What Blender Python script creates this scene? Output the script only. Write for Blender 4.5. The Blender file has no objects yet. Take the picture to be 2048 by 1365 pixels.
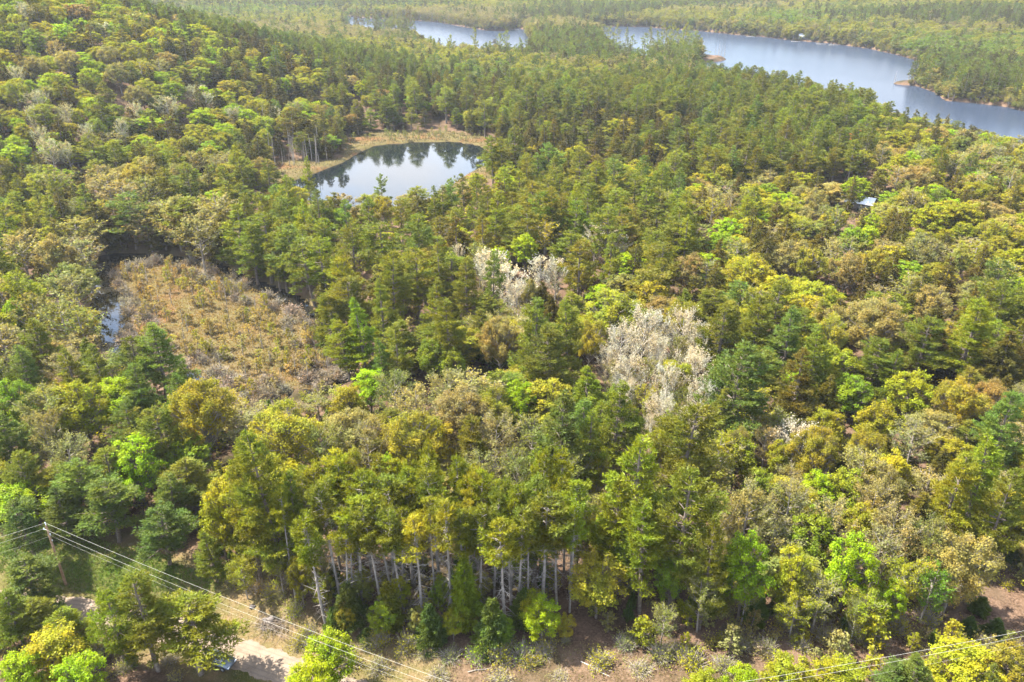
import bpy, math, random, time
import numpy as np
from mathutils import Vector

# ------------------------------------------------------------------ camera, world, sun
S = bpy.context.scene
HC, PITCH, FPX = 80.0, math.radians(26.5), 1560.0
cam_d = bpy.data.cameras.new("camera"); cam = bpy.data.objects.new("camera", cam_d)
S.collection.objects.link(cam); S.camera = cam
cam.location = (0, 0, HC); cam.rotation_euler = (math.pi / 2 - PITCH, 0, 0)
cam_d.sensor_width = 36; cam_d.lens = FPX / 2048 * 36; cam_d.clip_start = 1; cam_d.clip_end = 20000

SUN_EL, SUN_AZ = math.radians(56), math.radians(-75)      # azimuth measured from +Y towards +X
W = bpy.data.worlds.new("World"); S.world = W; W.use_nodes = True
nt = W.node_tree; bg = nt.nodes["Background"]
sky = nt.nodes.new("ShaderNodeTexSky"); sky.sky_type = 'NISHITA'; sky.sun_disc = False
sky.sun_elevation = SUN_EL; sky.sun_rotation = SUN_AZ; sky.air_density = 1.0; sky.dust_density = 0.6; sky.ozone_density = 1.0
# broken thin cloud in the sky (only ever seen mirrored in the water)
tc = nt.nodes.new("ShaderNodeTexCoord"); mp = nt.nodes.new("ShaderNodeMapping"); mp.inputs['Scale'].default_value = (1.6, 1.6, 5.0)
nz = nt.nodes.new("ShaderNodeTexNoise"); nz.inputs['Scale'].default_value = 2.2; nz.inputs['Detail'].default_value = 5
rp = nt.nodes.new("ShaderNodeValToRGB"); rp.color_ramp.elements[0].position = .40; rp.color_ramp.elements[1].position = .64
mx = nt.nodes.new("ShaderNodeMix"); mx.data_type = 'RGBA'; mx.inputs[7].default_value = (4.2, 4.3, 4.6, 1)
nt.links.new(tc.outputs['Generated'], mp.inputs['Vector']); nt.links.new(mp.outputs[0], nz.inputs['Vector'])
nt.links.new(nz.outputs['Fac'], rp.inputs[0]); nt.links.new(rp.outputs[0], mx.inputs[0])
nt.links.new(sky.outputs[0], mx.inputs[6]); nt.links.new(mx.outputs[2], bg.inputs['Color'])
bg.inputs['Strength'].default_value = 0.14
sun_d = bpy.data.lights.new("sun", 'SUN'); sun_d.energy = 5.0; sun_d.angle = math.radians(0.6); sun_d.color = (1.0, 0.95, 0.84)
sun = bpy.data.objects.new("sun", sun_d); S.collection.objects.link(sun)
sdir = Vector((math.sin(SUN_AZ) * math.cos(SUN_EL), math.cos(SUN_AZ) * math.cos(SUN_EL), math.sin(SUN_EL)))
sun.rotation_euler = sdir.to_track_quat('Z', 'Y').to_euler()
S.view_settings.view_transform = 'Standard'; S.view_settings.look = 'None'; S.view_settings.gamma = 1
S.view_settings.exposure = 2.5
S.render.engine = 'CYCLES'
S.cycles.max_bounces = 7; S.cycles.diffuse_bounces = 3; S.cycles.glossy_bounces = 3; S.cycles.transmission_bounces = 4
S.cycles.volume_bounces = 0; S.cycles.use_denoising = True; S.cycles.denoiser = 'OPENIMAGEDENOISE'; S.cycles.denoising_input_passes = 'RGB_ALBEDO_NORMAL'
S.cycles.sample_clamp_indirect = 6

rng = np.random.default_rng(11); random.seed(5)
C = S.collection

# ------------------------------------------------------------------ pixel rays of the photograph (2048 x 1365) to ground
cp, sp = math.cos(PITCH), math.sin(PITCH)
def ray(px, py):
    u, v = px - 1024.0, 682.5 - py
    return np.stack([u + 0 * v, FPX * cp + v * sp + 0 * u, -FPX * sp + v * cp + 0 * u], -1) / FPX
def on_plane(pts, z=0.0):
    a = np.asarray(pts, float); d = ray(a[:, 0], a[:, 1]); t = (z - HC) / d[:, 2]
    return d[:, :2] * t[:, None]
def project(x, y, z):
    dz = z - HC; f = y * cp - dz * sp; up = y * sp + dz * cp
    return 1024 + FPX * x / f, 682.5 - FPX * up / f, f

# ------------------------------------------------------------------ shorelines
LAKE = on_plane([(668, 30), (690, 32), (718, 36), (766, 38), (831, 42), (879, 46), (927, 55), (975, 62), (1016, 63), (1033, 57), (1047, 60),
    (1053, 74), (1066, 84), (1060, 118), (960, 130), (880, 122), (852, 100), (838, 84), (829, 68), (800, 64), (760, 66), (705, 60), (682, 42)], -.6)
LAKE2 = on_plane([(1150, 58), (1197, 53), (1290, 55), (1340, 59), (1382, 61), (1430, 66), (1475, 71), (1519, 74), (1587, 82), (1656, 87), (1690, 92), (1741, 99),
    (1793, 111), (1827, 121), (1862, 128), (1846, 140), (1835, 152), (1829, 163), (1800, 165), (1777, 167), (1800, 171), (1829, 173), (1868, 187), (1884, 202), (1930, 206),
    (1998, 213), (2048, 224), (2200, 255), (2500, 300), (2700, 430), (2400, 430), (2100, 350), (1950, 310), (1850, 290), (1750, 250), (1650, 225), (1550, 205), (1450, 180), (1405, 162),
    (1400, 128), (1440, 124), (1458, 120), (1445, 115), (1400, 112), (1380, 110), (1372, 122), (1300, 128), (1290, 140), (1240, 128), (1212, 100), (1202, 74)], -.6)
POND = on_plane([(590, 362), (625, 350), (690, 325), (722, 305), (752, 292), (830, 286), (900, 284), (955, 292), (978, 305), (985, 318), (965, 334), (930, 352), (900, 372),
    (860, 398), (790, 414), (700, 416), (620, 402), (575, 382)], -.6)
MARSH = on_plane([(520, 340), (560, 322), (640, 322), (690, 318), (694, 276), (760, 262), (880, 262), (985, 276), (1030, 305), (1030, 335), (990, 350), (940, 380), (880, 425),
    (780, 440), (660, 440), (560, 410), (530, 375)], 0)
BOGW = on_plane([(165, 520), (230, 505), (330, 508), (430, 520), (520, 560), (600, 590), (660, 640), (705, 690), (715, 745), (690, 790), (640, 815), (600, 790), (560, 830), (470, 850), (400, 800),
    (370, 760), (270, 735), (210, 720), (175, 680), (180, 600)], -.6)
BOGM = on_plane([(222, 525), (300, 520), (420, 528), (500, 570), (585, 610), (640, 650), (685, 700), (688, 745), (655, 785), (600, 775), (540, 820), (480, 830), (420, 790), (385, 740),
    (300, 720), (245, 700), (232, 650), (240, 600), (215, 565)], 0)
BOGP = on_plane([(188, 640), (222, 645), (232, 668), (222, 692), (196, 690), (180, 665)], -.6)
ROAD = on_plane([(-300, 1190), (-100, 1208), (80, 1222), (230, 1240), (330, 1264), (440, 1303), (560, 1346), (700, 1398), (900, 1470), (1200, 1560), (1500, 1600)], 0)
VERGE = on_plane([(-200, 1060), (60, 1105), (190, 1100), (300, 1120), (420, 1150), (560, 1185), (600, 1255), (700, 1300), (800, 1315), (1000, 1325), (1100, 1325), (1180, 1310), (1300, 1345), (1500, 1360),
    (1700, 1370), (1700, 1520), (1200, 1600), (700, 1480), (300, 1330), (0, 1250), (-300, 1200)], 0)
GRASSY = on_plane([(-100, 1100), (60, 1110), (190, 1105), (270, 1130), (400, 1175), (440, 1200), (330, 1225), (200, 1200), (60, 1165), (-100, 1140)], 0)
PATHP = on_plane([(1150, 1350), (1100, 1300), (1130, 1240), (1135, 1150), (1150, 1060), (1165, 1010), (1195, 1015), (1180, 1090), (1165, 1180), (1170, 1260), (1230, 1320)], 0)
CLEAR = on_plane([(1880, 1235), (1920, 1185), (1990, 1190), (2060, 1235), (2060, 1275), (1960, 1290)], 0)
YARD = on_plane([(1600, 408), (1605, 394), (1660, 386), (1700, 388), (1742, 390), (1762, 404), (1750, 420), (1695, 422), (1640, 414)], 0)
MEADOW = on_plane([(1395, 14), (1420, 6), (1470, 7), (1478, 16), (1430, 20)], 0)

def sdf(P, poly):
    """signed distance, negative inside"""
    P = np.asarray(P, float); out = np.empty(len(P))
    A = poly; B = np.roll(poly, -1, 0)
    for s in range(0, len(P), 60000):
        p = P[s:s + 60000]; d2 = np.full(len(p), 1e18); ins = np.zeros(len(p), bool)
        for a, b in zip(A, B):
            e = b - a; w = p - a; t = np.clip((w @ e) / max(e @ e, 1e-9), 0, 1)
            q = w - t[:, None] * e; d2 = np.minimum(d2, (q * q).sum(1))
            c = ((a[1] <= p[:, 1]) != (b[1] <= p[:, 1]))
            with np.errstate(all='ignore'):
                xi = a[0] + (p[:, 1] - a[1]) / (b[1] - a[1] if b[1] != a[1] else 1e-9) * (b[0] - a[0])
            ins ^= c & (p[:, 0] < xi)
        out[s:s + 60000] = np.sqrt(d2) * np.where(ins, -1, 1)
    return out
def line_dist(P, L):
    P = np.asarray(P, float); d2 = np.full(len(P), 1e18)
    for a, b in zip(L[:-1], L[1:]):
        e = b - a; w = P - a; t = np.clip((w @ e) / (e @ e), 0, 1); q = w - t[:, None] * e
        d2 = np.minimum(d2, (q * q).sum(1))
    return np.sqrt(d2)
def sm(x, a, b):
    t = np.clip((x - a) / (b - a), 0, 1); return t * t * (3 - 2 * t)

_w = [(rng.uniform(-1, 1, 2) * f, rng.uniform(0, 6.28), a) for f, a in [(.012, 1.2), (.02, .8), (.035, .5), (.06, .3), (.11, .16), (.19, .1)] for _ in range(3)]
def terrain(P, full=False):
    P = np.asarray(P, float); x, y = P[:, 0], P[:, 1]
    und = sum(a * .6 * np.sin(P @ k + ph) for k, ph, a in _w)
    sl, s2, sP, sB, sM, sBP = (sdf(P, q) for q in (LAKE, LAKE2, POND, BOGW, BOGM, BOGP))
    lake = np.minimum(sl, s2)
    hill = 66 * np.exp(-(((x + 335) / 165) ** 2 + ((y - 420) / 190) ** 2)) + 8 * np.exp(-(((x + 170) / 90) ** 2 + ((y - 470) / 90) ** 2))
    hill += 14 * sm(y, 620, 1000) * (.5 + .5 * np.sin(x * .0075 + .8 * np.sin(y * .006))) * (.5 + .5 * np.sin(y * .008 + 1.5 * np.sin(x * .004))) + 18 * sm(x, 330, 620) * sm(y, 520, 900)
    hill += 26 * sm(y, 1250, 2300) * (1 + .35 * np.sin(x * .0031 + 1)) + 60 * sm(y, 2300, 3900) + 14 * sm(x, 420, 900) * sm(y, 500, 900)
    hill *= sm(np.minimum(sP, sB), 8, 95) * sm(lake, 0, 140)
    land = 1.3 + np.abs(und) * .9 + und * .25 + hill
    sh = np.minimum(np.minimum(lake, sP), sB)
    flat = sm(sdf(P, MARSH), 0, 18)
    land = .12 * (1 - flat) + land * flat if True else land
    big = sm(lake, -1.5, 3.5); z = -3 * (1 - big) + np.minimum(land, .0 + np.maximum(lake, 0) * .25 + .3) * big
    z = np.where(lake > 40, land, z)
    kp = sm(sP, -1.2, 1.2); z = z * kp + (-2.2) * (1 - kp); z = np.where((sP > 0) & (sP < 14), np.minimum(z, .1 + sP * .15), z)
    kb = sm(sB, -1.0, 1.5); mat = sm(-sM, -.8, .8) * sm(sBP, -1, 1)
    zb = -1.8 * (1 - mat) + (-.22 + .05 * und) * mat
    z = z * kb + zb * (1 - kb)
    rd = line_dist(P, ROAD); kr = sm(rd, 2.6, 9); z = .9 * (1 - kr) + z * kr
    if full: return z, dict(lake=lake, pond=sP, bogw=sB, bogm=sM, marsh=sdf(P, MARSH), road=rd)
    return z

def at_px(px, py, h=0.0, dmax=2600):
    """where the photograph's pixel meets the surface lying h above the ground"""
    d = ray(np.array([float(px)]), np.array([float(py)]))[0]
    t = np.concatenate([np.arange(45, 500, .8), np.arange(500, dmax, 4.0)])
    Q = d[None, :] * t[:, None]; z = Q[:, 2] + HC
    below = z <= terrain(Q[:, :2]) + h
    i = int(np.argmax(below)) if below.any() else len(t) - 1
    return Q[i, 0], Q[i, 1]

# ------------------------------------------------------------------ material helpers
def new_mat(name):
    m = bpy.data.materials.new(name); m.use_nodes = True; n = m.node_tree; n.nodes.clear()
    o = n.nodes.new("ShaderNodeOutputMaterial"); return m, n, o
def N(n, t, **kw):
    q = n.nodes.new(t)
    for k, v in kw.items():
        if k.startswith('i_'): q.inputs[k[2:]].default_value = v
        else: setattr(q, k, v)
    return q
def mixc(n, f, a, b, bt='MIX'):
    q = n.nodes.new("ShaderNodeMix"); q.data_type = 'RGBA'; q.blend_type = bt
    for s, v in ((0, f), (6, a), (7, b)):
        if isinstance(v, bpy.types.NodeSocket): n.links.new(v, q.inputs[s])
        elif isinstance(v, (tuple, list)): q.inputs[s].default_value = (*v[:3], 1)
        else: q.inputs[s].default_value = v
    return q.outputs[2]
def noise(n, scale, detail=4, vec=None, rough=.55, lo=.35, hi=.65):
    q = n.nodes.new("ShaderNodeTexNoise"); q.inputs['Scale'].default_value = scale; q.inputs['Detail'].default_value = detail; q.inputs['Roughness'].default_value = rough
    if vec is not None: n.links.new(vec, q.inputs['Vector'])
    m = n.nodes.new("ShaderNodeMapRange"); m.inputs[1].default_value = lo; m.inputs[2].default_value = hi
    n.links.new(q.outputs['Fac'], m.inputs[0]); return m.outputs[0]
def plain(name, col, rough=.7, metal=0.0, nscale=None, col2=None, spec=.3):
    m, n, o = new_mat(name); b = N(n, "ShaderNodeBsdfPrincipled"); b.inputs['Roughness'].default_value = rough; b.inputs['Metallic'].default_value = metal
    b.inputs['Specular IOR Level'].default_value = spec
    if nscale:
        tcn = N(n, "ShaderNodeTexCoord"); c = mixc(n, noise(n, nscale, 4, tcn.outputs['Object']), col, col2); n.links.new(c, b.inputs['Base Color'])
    else: b.inputs['Base Color'].default_value = (*col, 1)
    n.links.new(b.outputs[0], o.inputs[0]); return m

def leaf_material():
    m, n, o = new_mat("foliage")
    t = N(n, "ShaderNodeAttribute", attribute_type='INSTANCER', attribute_name='tint')
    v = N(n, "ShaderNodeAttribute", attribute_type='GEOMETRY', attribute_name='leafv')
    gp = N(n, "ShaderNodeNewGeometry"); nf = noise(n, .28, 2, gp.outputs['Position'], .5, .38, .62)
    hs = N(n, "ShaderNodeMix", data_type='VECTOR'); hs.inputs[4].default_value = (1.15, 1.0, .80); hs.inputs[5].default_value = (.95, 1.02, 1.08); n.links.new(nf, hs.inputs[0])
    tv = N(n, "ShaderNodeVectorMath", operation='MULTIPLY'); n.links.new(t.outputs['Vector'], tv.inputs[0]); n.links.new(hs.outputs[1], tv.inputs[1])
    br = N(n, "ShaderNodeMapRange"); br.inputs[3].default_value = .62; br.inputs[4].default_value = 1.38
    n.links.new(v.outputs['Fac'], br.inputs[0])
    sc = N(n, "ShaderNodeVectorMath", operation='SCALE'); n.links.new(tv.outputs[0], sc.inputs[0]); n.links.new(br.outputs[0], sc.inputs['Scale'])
    d = N(n, "ShaderNodeBsdfDiffuse"); tr = N(n, "ShaderNodeBsdfTranslucent"); g = N(n, "ShaderNodeBsdfGlossy"); g.inputs['Roughness'].default_value = .5
    g.inputs['Color'].default_value = (.8, .85, .9, 1)
    yl = N(n, "ShaderNodeVectorMath", operation='MULTIPLY'); yl.inputs[1].default_value = (1.3, 1.2, .6)
    n.links.new(sc.outputs[0], yl.inputs[0]); n.links.new(sc.outputs[0], d.inputs['Color']); n.links.new(yl.outputs[0], tr.inputs['Color'])
    a = N(n, "ShaderNodeMixShader"); a.inputs[0].default_value = .5
    n.links.new(d.outputs[0], a.inputs[1]); n.links.new(tr.outputs[0], a.inputs[2])
    b = N(n, "ShaderNodeMixShader"); b.inputs[0].default_value = .006
    n.links.new(a.outputs[0], b.inputs[1]); n.links.new(g.outputs[0], b.inputs[2]); n.links.new(b.outputs[0], o.inputs[0])
    return m
M = {}
M['leaf'] = leaf_material()
M['bark'] = plain('bark_brown', (.085, .065, .05), .9, 0, 3.0, (.16, .13, .105), .1)
M['bark_grey'] = plain('bark_grey', (.15, .13, .11), .9, 0, 2.0, (.26, .23, .20), .1)
M['bark_pale'] = plain('bark_pale', (.24, .21, .18), .85, 0, 2.5, (.36, .33, .29), .1)
M['bark_silver'] = plain('bark_silver', (.17, .145, .12), .85, 0, 2.5, (.27, .235, .2), .1)

# ------------------------------------------------------------------ mesh accumulation (numpy)
def unit(v): return v / np.maximum(np.linalg.norm(v, axis=-1, keepdims=True), 1e-9)
class Geo:
    def __init__(s): s.v = []; s.q = []; s.t = []; s.qm = []; s.tm = []; s.qv = []; s.tv = []; s.n = 0
    def add(s, V, F, m=0, val=None):
        k = F.shape[1]; L = (s.q, s.qm, s.qv) if k == 4 else (s.t, s.tm, s.tv)
        s.v.append(V); L[0].append(F + s.n); L[1].append(np.full(len(F), m)); L[2].append(np.full(len(F), .5) if val is None else val); s.n += len(V)
    def leaves(s, P, Nn, size, r, asp=.62, m=0, val=None):
        n = len(P); Nn = unit(Nn); T = unit(np.cross(Nn, r.normal(size=(n, 3)))); B = np.cross(Nn, T)
        size = np.broadcast_to(size, (n,))[:, None]
        V = np.stack([P - T * size * .5, P - B * size * asp * .5 + T * size * .08, P + T * size * .5, P + B * size * asp * .5 + T * size * .08], 1).reshape(-1, 3)
        s.add(V, np.arange(4 * n).reshape(n, 4), m, r.random(n) if val is None else val)
    def blades(s, P, D, ln, wd, r, m=0, val=None):
        n = len(P); D = unit(D); Wd = unit(np.cross(D, r.normal(size=(n, 3)))); ln = np.broadcast_to(ln, (n,))[:, None]; wd = np.broadcast_to(wd, (n,))[:, None]
        V = np.stack([P - Wd * wd * .5 + D * ln * .15, P, P + Wd * wd * .5 + D * ln * .15, P + D * ln], 1).reshape(-1, 3)
        s.add(V, np.arange(4 * n).reshape(n, 4), m, r.random(n) if val is None else val)
    def twigs(s, A, B, w, r, m=0):
        n = len(A); D = unit(B - A); Wd = unit(np.cross(D, r.normal(size=(n, 3)))); w = np.broadcast_to(w, (n,))[:, None]
        V = np.stack([A - Wd * w * .5, A + Wd * w * .5, B], 1).reshape(-1, 3)
        s.add(V, np.arange(3 * n).reshape(n, 3), m)
    def tube(s, pts, rad, sides=5, m=0):
        pts = np.asarray(pts, float); k = len(pts); d = unit(np.gradient(pts, axis=0)); ref = np.array([1.0, .13, .07])
        if abs(d[0] @ unit(ref)) > .9: ref = np.array([.1, 1, .2])
        a = unit(np.cross(d, ref)); b = np.cross(d, a); th = np.arange(sides) / sides * 2 * np.pi
        V = (pts[:, None] + np.asarray(rad)[:, None, None] * (np.cos(th)[None, :, None] * a[:, None] + np.sin(th)[None, :, None] * b[:, None])).reshape(-1, 3)
        F = [[i * sides + j, i * sides + (j + 1) % sides, (i + 1) * sides + (j + 1) % sides, (i + 1) * sides + j] for i in range(k - 1) for j in range(sides)]
        s.add(V, np.array(F), m)
    def box(s, c, h, m=0, rot=0.0):
        c = np.array(c, float); h = np.array(h, float); q = np.array([[x, y, z] for x in (-1, 1) for y in (-1, 1) for z in (-1, 1)]) * h
        R = np.array([[math.cos(rot), -math.sin(rot), 0], [math.sin(rot), math.cos(rot), 0], [0, 0, 1]])
        s.add(q @ R.T + c, np.array([[0, 1, 3, 2], [4, 6, 7, 5], [0, 4, 5, 1], [2, 3, 7, 6], [0, 2, 6, 4], [1, 5, 7, 3]]), m)
    def join(s, o, moff=0):
        for L, Lm, Lv, F2, M2, V2 in ((s.q, s.qm, s.qv, o.q, o.qm, o.qv), (s.t, s.tm, s.tv, o.t, o.tm, o.tv)):
            for f, mm, vv in zip(F2, M2, V2): L.append(f + s.n); Lm.append(mm + moff); Lv.append(vv)
        s.v += o.v; s.n += o.n
    def mesh(s, name, mats, smooth=False):
        me = bpy.data.meshes.new(name); V = np.concatenate(s.v)
        q = np.concatenate(s.q) if s.q else np.zeros((0, 4), int); t = np.concatenate(s.t) if s.t else np.zeros((0, 3), int)
        me.vertices.add(len(V)); me.vertices.foreach_set('co', V.astype('f').ravel())
        me.loops.add(q.size + t.size); me.polygons.add(len(q) + len(t))
        me.loops.foreach_set('vertex_index', np.concatenate([q.ravel(), t.ravel()]).astype('i'))
        st = np.concatenate([np.arange(len(q)) * 4, q.size + np.arange(len(t)) * 3]).astype('i')
        me.polygons.foreach_set('loop_start', st)
        mi = np.concatenate(([np.concatenate(s.qm)] if s.q else []) + ([np.concatenate(s.tm)] if s.t else [])).astype('i')
        me.polygons.foreach_set('material_index', mi)
        if smooth: me.polygons.foreach_set('use_smooth', np.ones(len(mi), bool))
        vv = np.concatenate(([np.concatenate(s.qv)] if s.q else []) + ([np.concatenate(s.tv)] if s.t else [])).astype('f')
        at = me.attributes.new('leafv', 'FLOAT', 'FACE'); at.data.foreach_set('value', vv)
        for m in mats: me.materials.append(m)
        me.update(calc_edges=True); return me

# ------------------------------------------------------------------ tree forms.  Each returns (trunk Geo, crown Geo); z = 0 is the ground
def curve_trunk(g, h, r0, r, lean=.03, sides=6, seg=7, m=0, top=.03):
    t = np.linspace(0, 1, seg); off = np.cumsum(r.normal(0, lean * h / seg, (seg, 2)), 0); off -= off[0]
    pts = np.column_stack([off, t * h]); g.tube(pts, r0 * (1 - t) ** .8 + top, sides, m)
    return lambda z: np.array([np.interp(z, pts[:, 2], pts[:, 0]), np.interp(z, pts[:, 2], pts[:, 1])]).T
def pine(r, lod, h=20, cr=4.3, z0=.22, dead=0, pw=.68, tr=.0135):
    T, L = Geo(), Geo(); k = [1, .42, .16, .06][lod]; bl = [.42, .62, .95, 1.7][lod]; bw = [.15, .24, .42, .85][lod]
    ax = curve_trunk(T, h * .985, h * tr, r, .022, [7, 5, 4, 3][lod])
    nb = int([118, 80, 50, 26][lod] * (1 - z0) / .78); P = []; D = []; Vl = []
    gap = r.random(7)
    for i in range(nb):
        t = (i + r.random()) / nb; t = t ** .92; lvl = round(t * 15) / 15; t2 = .35 * t + .65 * lvl; t2 = min(max(t2, 0), .99)
        z = (z0 + (1 - z0) * t2) * h; a = r.uniform(0, 2 * np.pi); az = .75 + .35 * math.sin(a * 2 + gap[0] * 6) * gap[1] + .25 * math.sin(t2 * 9 + gap[2] * 6 + a)
        Lb = cr * (1 - t2) ** pw * (.56 + .85 * math.sqrt(t2)) * r.uniform(.62, 1.12) * az + .25
        up = (-.06 + .62 * t2 ** 1.3) * Lb + r.normal(0, .1) * Lb
        c = np.append(ax(z), z); dr = np.array([math.cos(a), math.sin(a), 0.0]); side = np.array([-dr[1], dr[0], 0])
        e = c + dr * Lb + np.array([0, 0, up + .12 * Lb]); mid = c + dr * Lb * .55 + np.array([0, 0, up * .4])
        if lod < 2: T.tube([c, mid, e], [.012 * Lb + .02, .009 * Lb + .012, .01], 3)
        n = max(3, int(k * 62 * (Lb / 3.2) ** 1.25)); u = r.uniform(.3, 1.03, n) ** .8
        wv = .36 * Lb * np.sin(np.clip(u, 0, 1) * 2.6) * r.uniform(-1, 1, n)
        base = np.where(u[:, None] < .55, c + (mid - c) * (u / .55)[:, None], mid + (e - mid) * ((u - .55) / .45)[:, None])
        p = base + side * wv[:, None] + np.column_stack([np.zeros(n), np.zeros(n), r.normal(.05, .07 * Lb ** .5, n) - .06 * np.abs(wv)])
        nn = max(1, int(round([3.2, 2.6, 2, 1.6][lod])))
        p = np.repeat(p, nn, 0); p += r.normal(0, bl * .22, p.shape)
        d = dr * .55 + side * np.repeat(wv, nn)[:, None] * .35 + np.array([0, 0, .62]) + r.normal(0, .55, p.shape)
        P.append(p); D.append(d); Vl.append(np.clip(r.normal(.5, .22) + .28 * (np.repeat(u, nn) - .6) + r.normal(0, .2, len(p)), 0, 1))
    P = np.concatenate(P); D = np.concatenate(D); L.blades(P, D, bl * r.uniform(.7, 1.25, len(P)), bw, r, 0, np.concatenate(Vl))
    # leader
    n = int(30 * k) + 3; zt = h * r.uniform(.9, 1.0, n); L.blades(np.column_stack([ax(zt), zt]), r.normal(0, .5, (n, 3)) + [0, 0, .6], bl, bw, r)
    if dead and lod < 3:
        n = int(dead * (1 if lod == 0 else .5)); z = h * r.uniform(.12, z0 + .12, n); a = r.uniform(0, 6.28, n); c = np.column_stack([ax(z), z])
        ln = r.uniform(.5, 2.3, n)[:, None]; e = c + np.column_stack([np.cos(a), np.sin(a), r.normal(-.12, .25, n)]) * ln
        T.twigs(c, e, .09, r)
        n2 = n * 2; i = r.integers(0, n, n2); s0 = c[i] + (e[i] - c[i]) * r.uniform(.3, .9, (n2, 1)); T.twigs(s0, s0 + r.normal(0, .45, (n2, 3)), .04, r)
    return T, L
def conifer(r, lod, h=16, cr=3.2, z0=.06, droop=.35, dens=1.0, rough=.2):
    T, L = Geo(), Geo(); k = [1, .38, .15, .06][lod]; bl = [.42, .62, .95, 1.6][lod]; bw = [.16, .26, .46, .85][lod]
    ax = curve_trunk(T, h * .98, h * .013, r, .01, [6, 5, 4, 3][lod])
    nb = int([190, 120, 64, 30][lod]); P = []; D = []; Vl = []
    for i in range(nb):
        t = ((i + r.random()) / nb); z = (z0 + (1 - z0) * t) * h; a = r.uniform(0, 6.283)
        Lb = (cr * (1 - t) ** .85 * (.7 + .5 * min(1, t * 5)) * .86 + .12) * r.uniform(1 - 2.2 * rough, 1 + rough)
        dr = np.array([math.cos(a), math.sin(a), 0.0]); side = np.array([-dr[1], dr[0], 0]); c = np.append(ax(z), z)
        n = max(3, int(k * dens * 46 * (Lb / 2.2) ** 1.2)); u = r.uniform(.12, 1.02, n) ** .7; wv = .34 * Lb * (1 - u * .55) * r.uniform(-1, 1, n)
        dz = .22 * Lb * u - droop * Lb * u ** 2
        p = c + dr * (Lb * u)[:, None] + side * wv[:, None]; p[:, 2] += dz + r.normal(0, .06 + .03 * Lb, n) - .12 * np.abs(wv)
        nn = [3, 2, 2, 2][lod]; p = np.repeat(p, nn, 0); p += r.normal(0, bl * .2, p.shape)
        d = dr * .9 + side * np.repeat(wv, nn)[:, None] * .5 + np.array([0, 0, .05]) + r.normal(0, .5, p.shape)
        if lod == 0 and i % 2 == 0: T.twigs(c[None], (c + dr * Lb * .9 + [0, 0, (.22 - droop) * Lb * .8])[None], .08, r)
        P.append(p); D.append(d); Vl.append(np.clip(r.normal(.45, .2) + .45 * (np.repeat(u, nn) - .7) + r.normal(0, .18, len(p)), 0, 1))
    P = np.concatenate(P); D = np.concatenate(D); L.blades(P, D, bl * r.uniform(.7, 1.2, len(P)), bw, r, 0, np.concatenate(Vl))
    n = 6 + int(20 * k); zt = h * r.uniform(.93, 1.0, n); L.blades(np.column_stack([ax(zt), zt]), r.normal(0, .35, (n, 3)) + [0, 0, .8], bl * .8, bw * .7, r)
    return T, L
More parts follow.
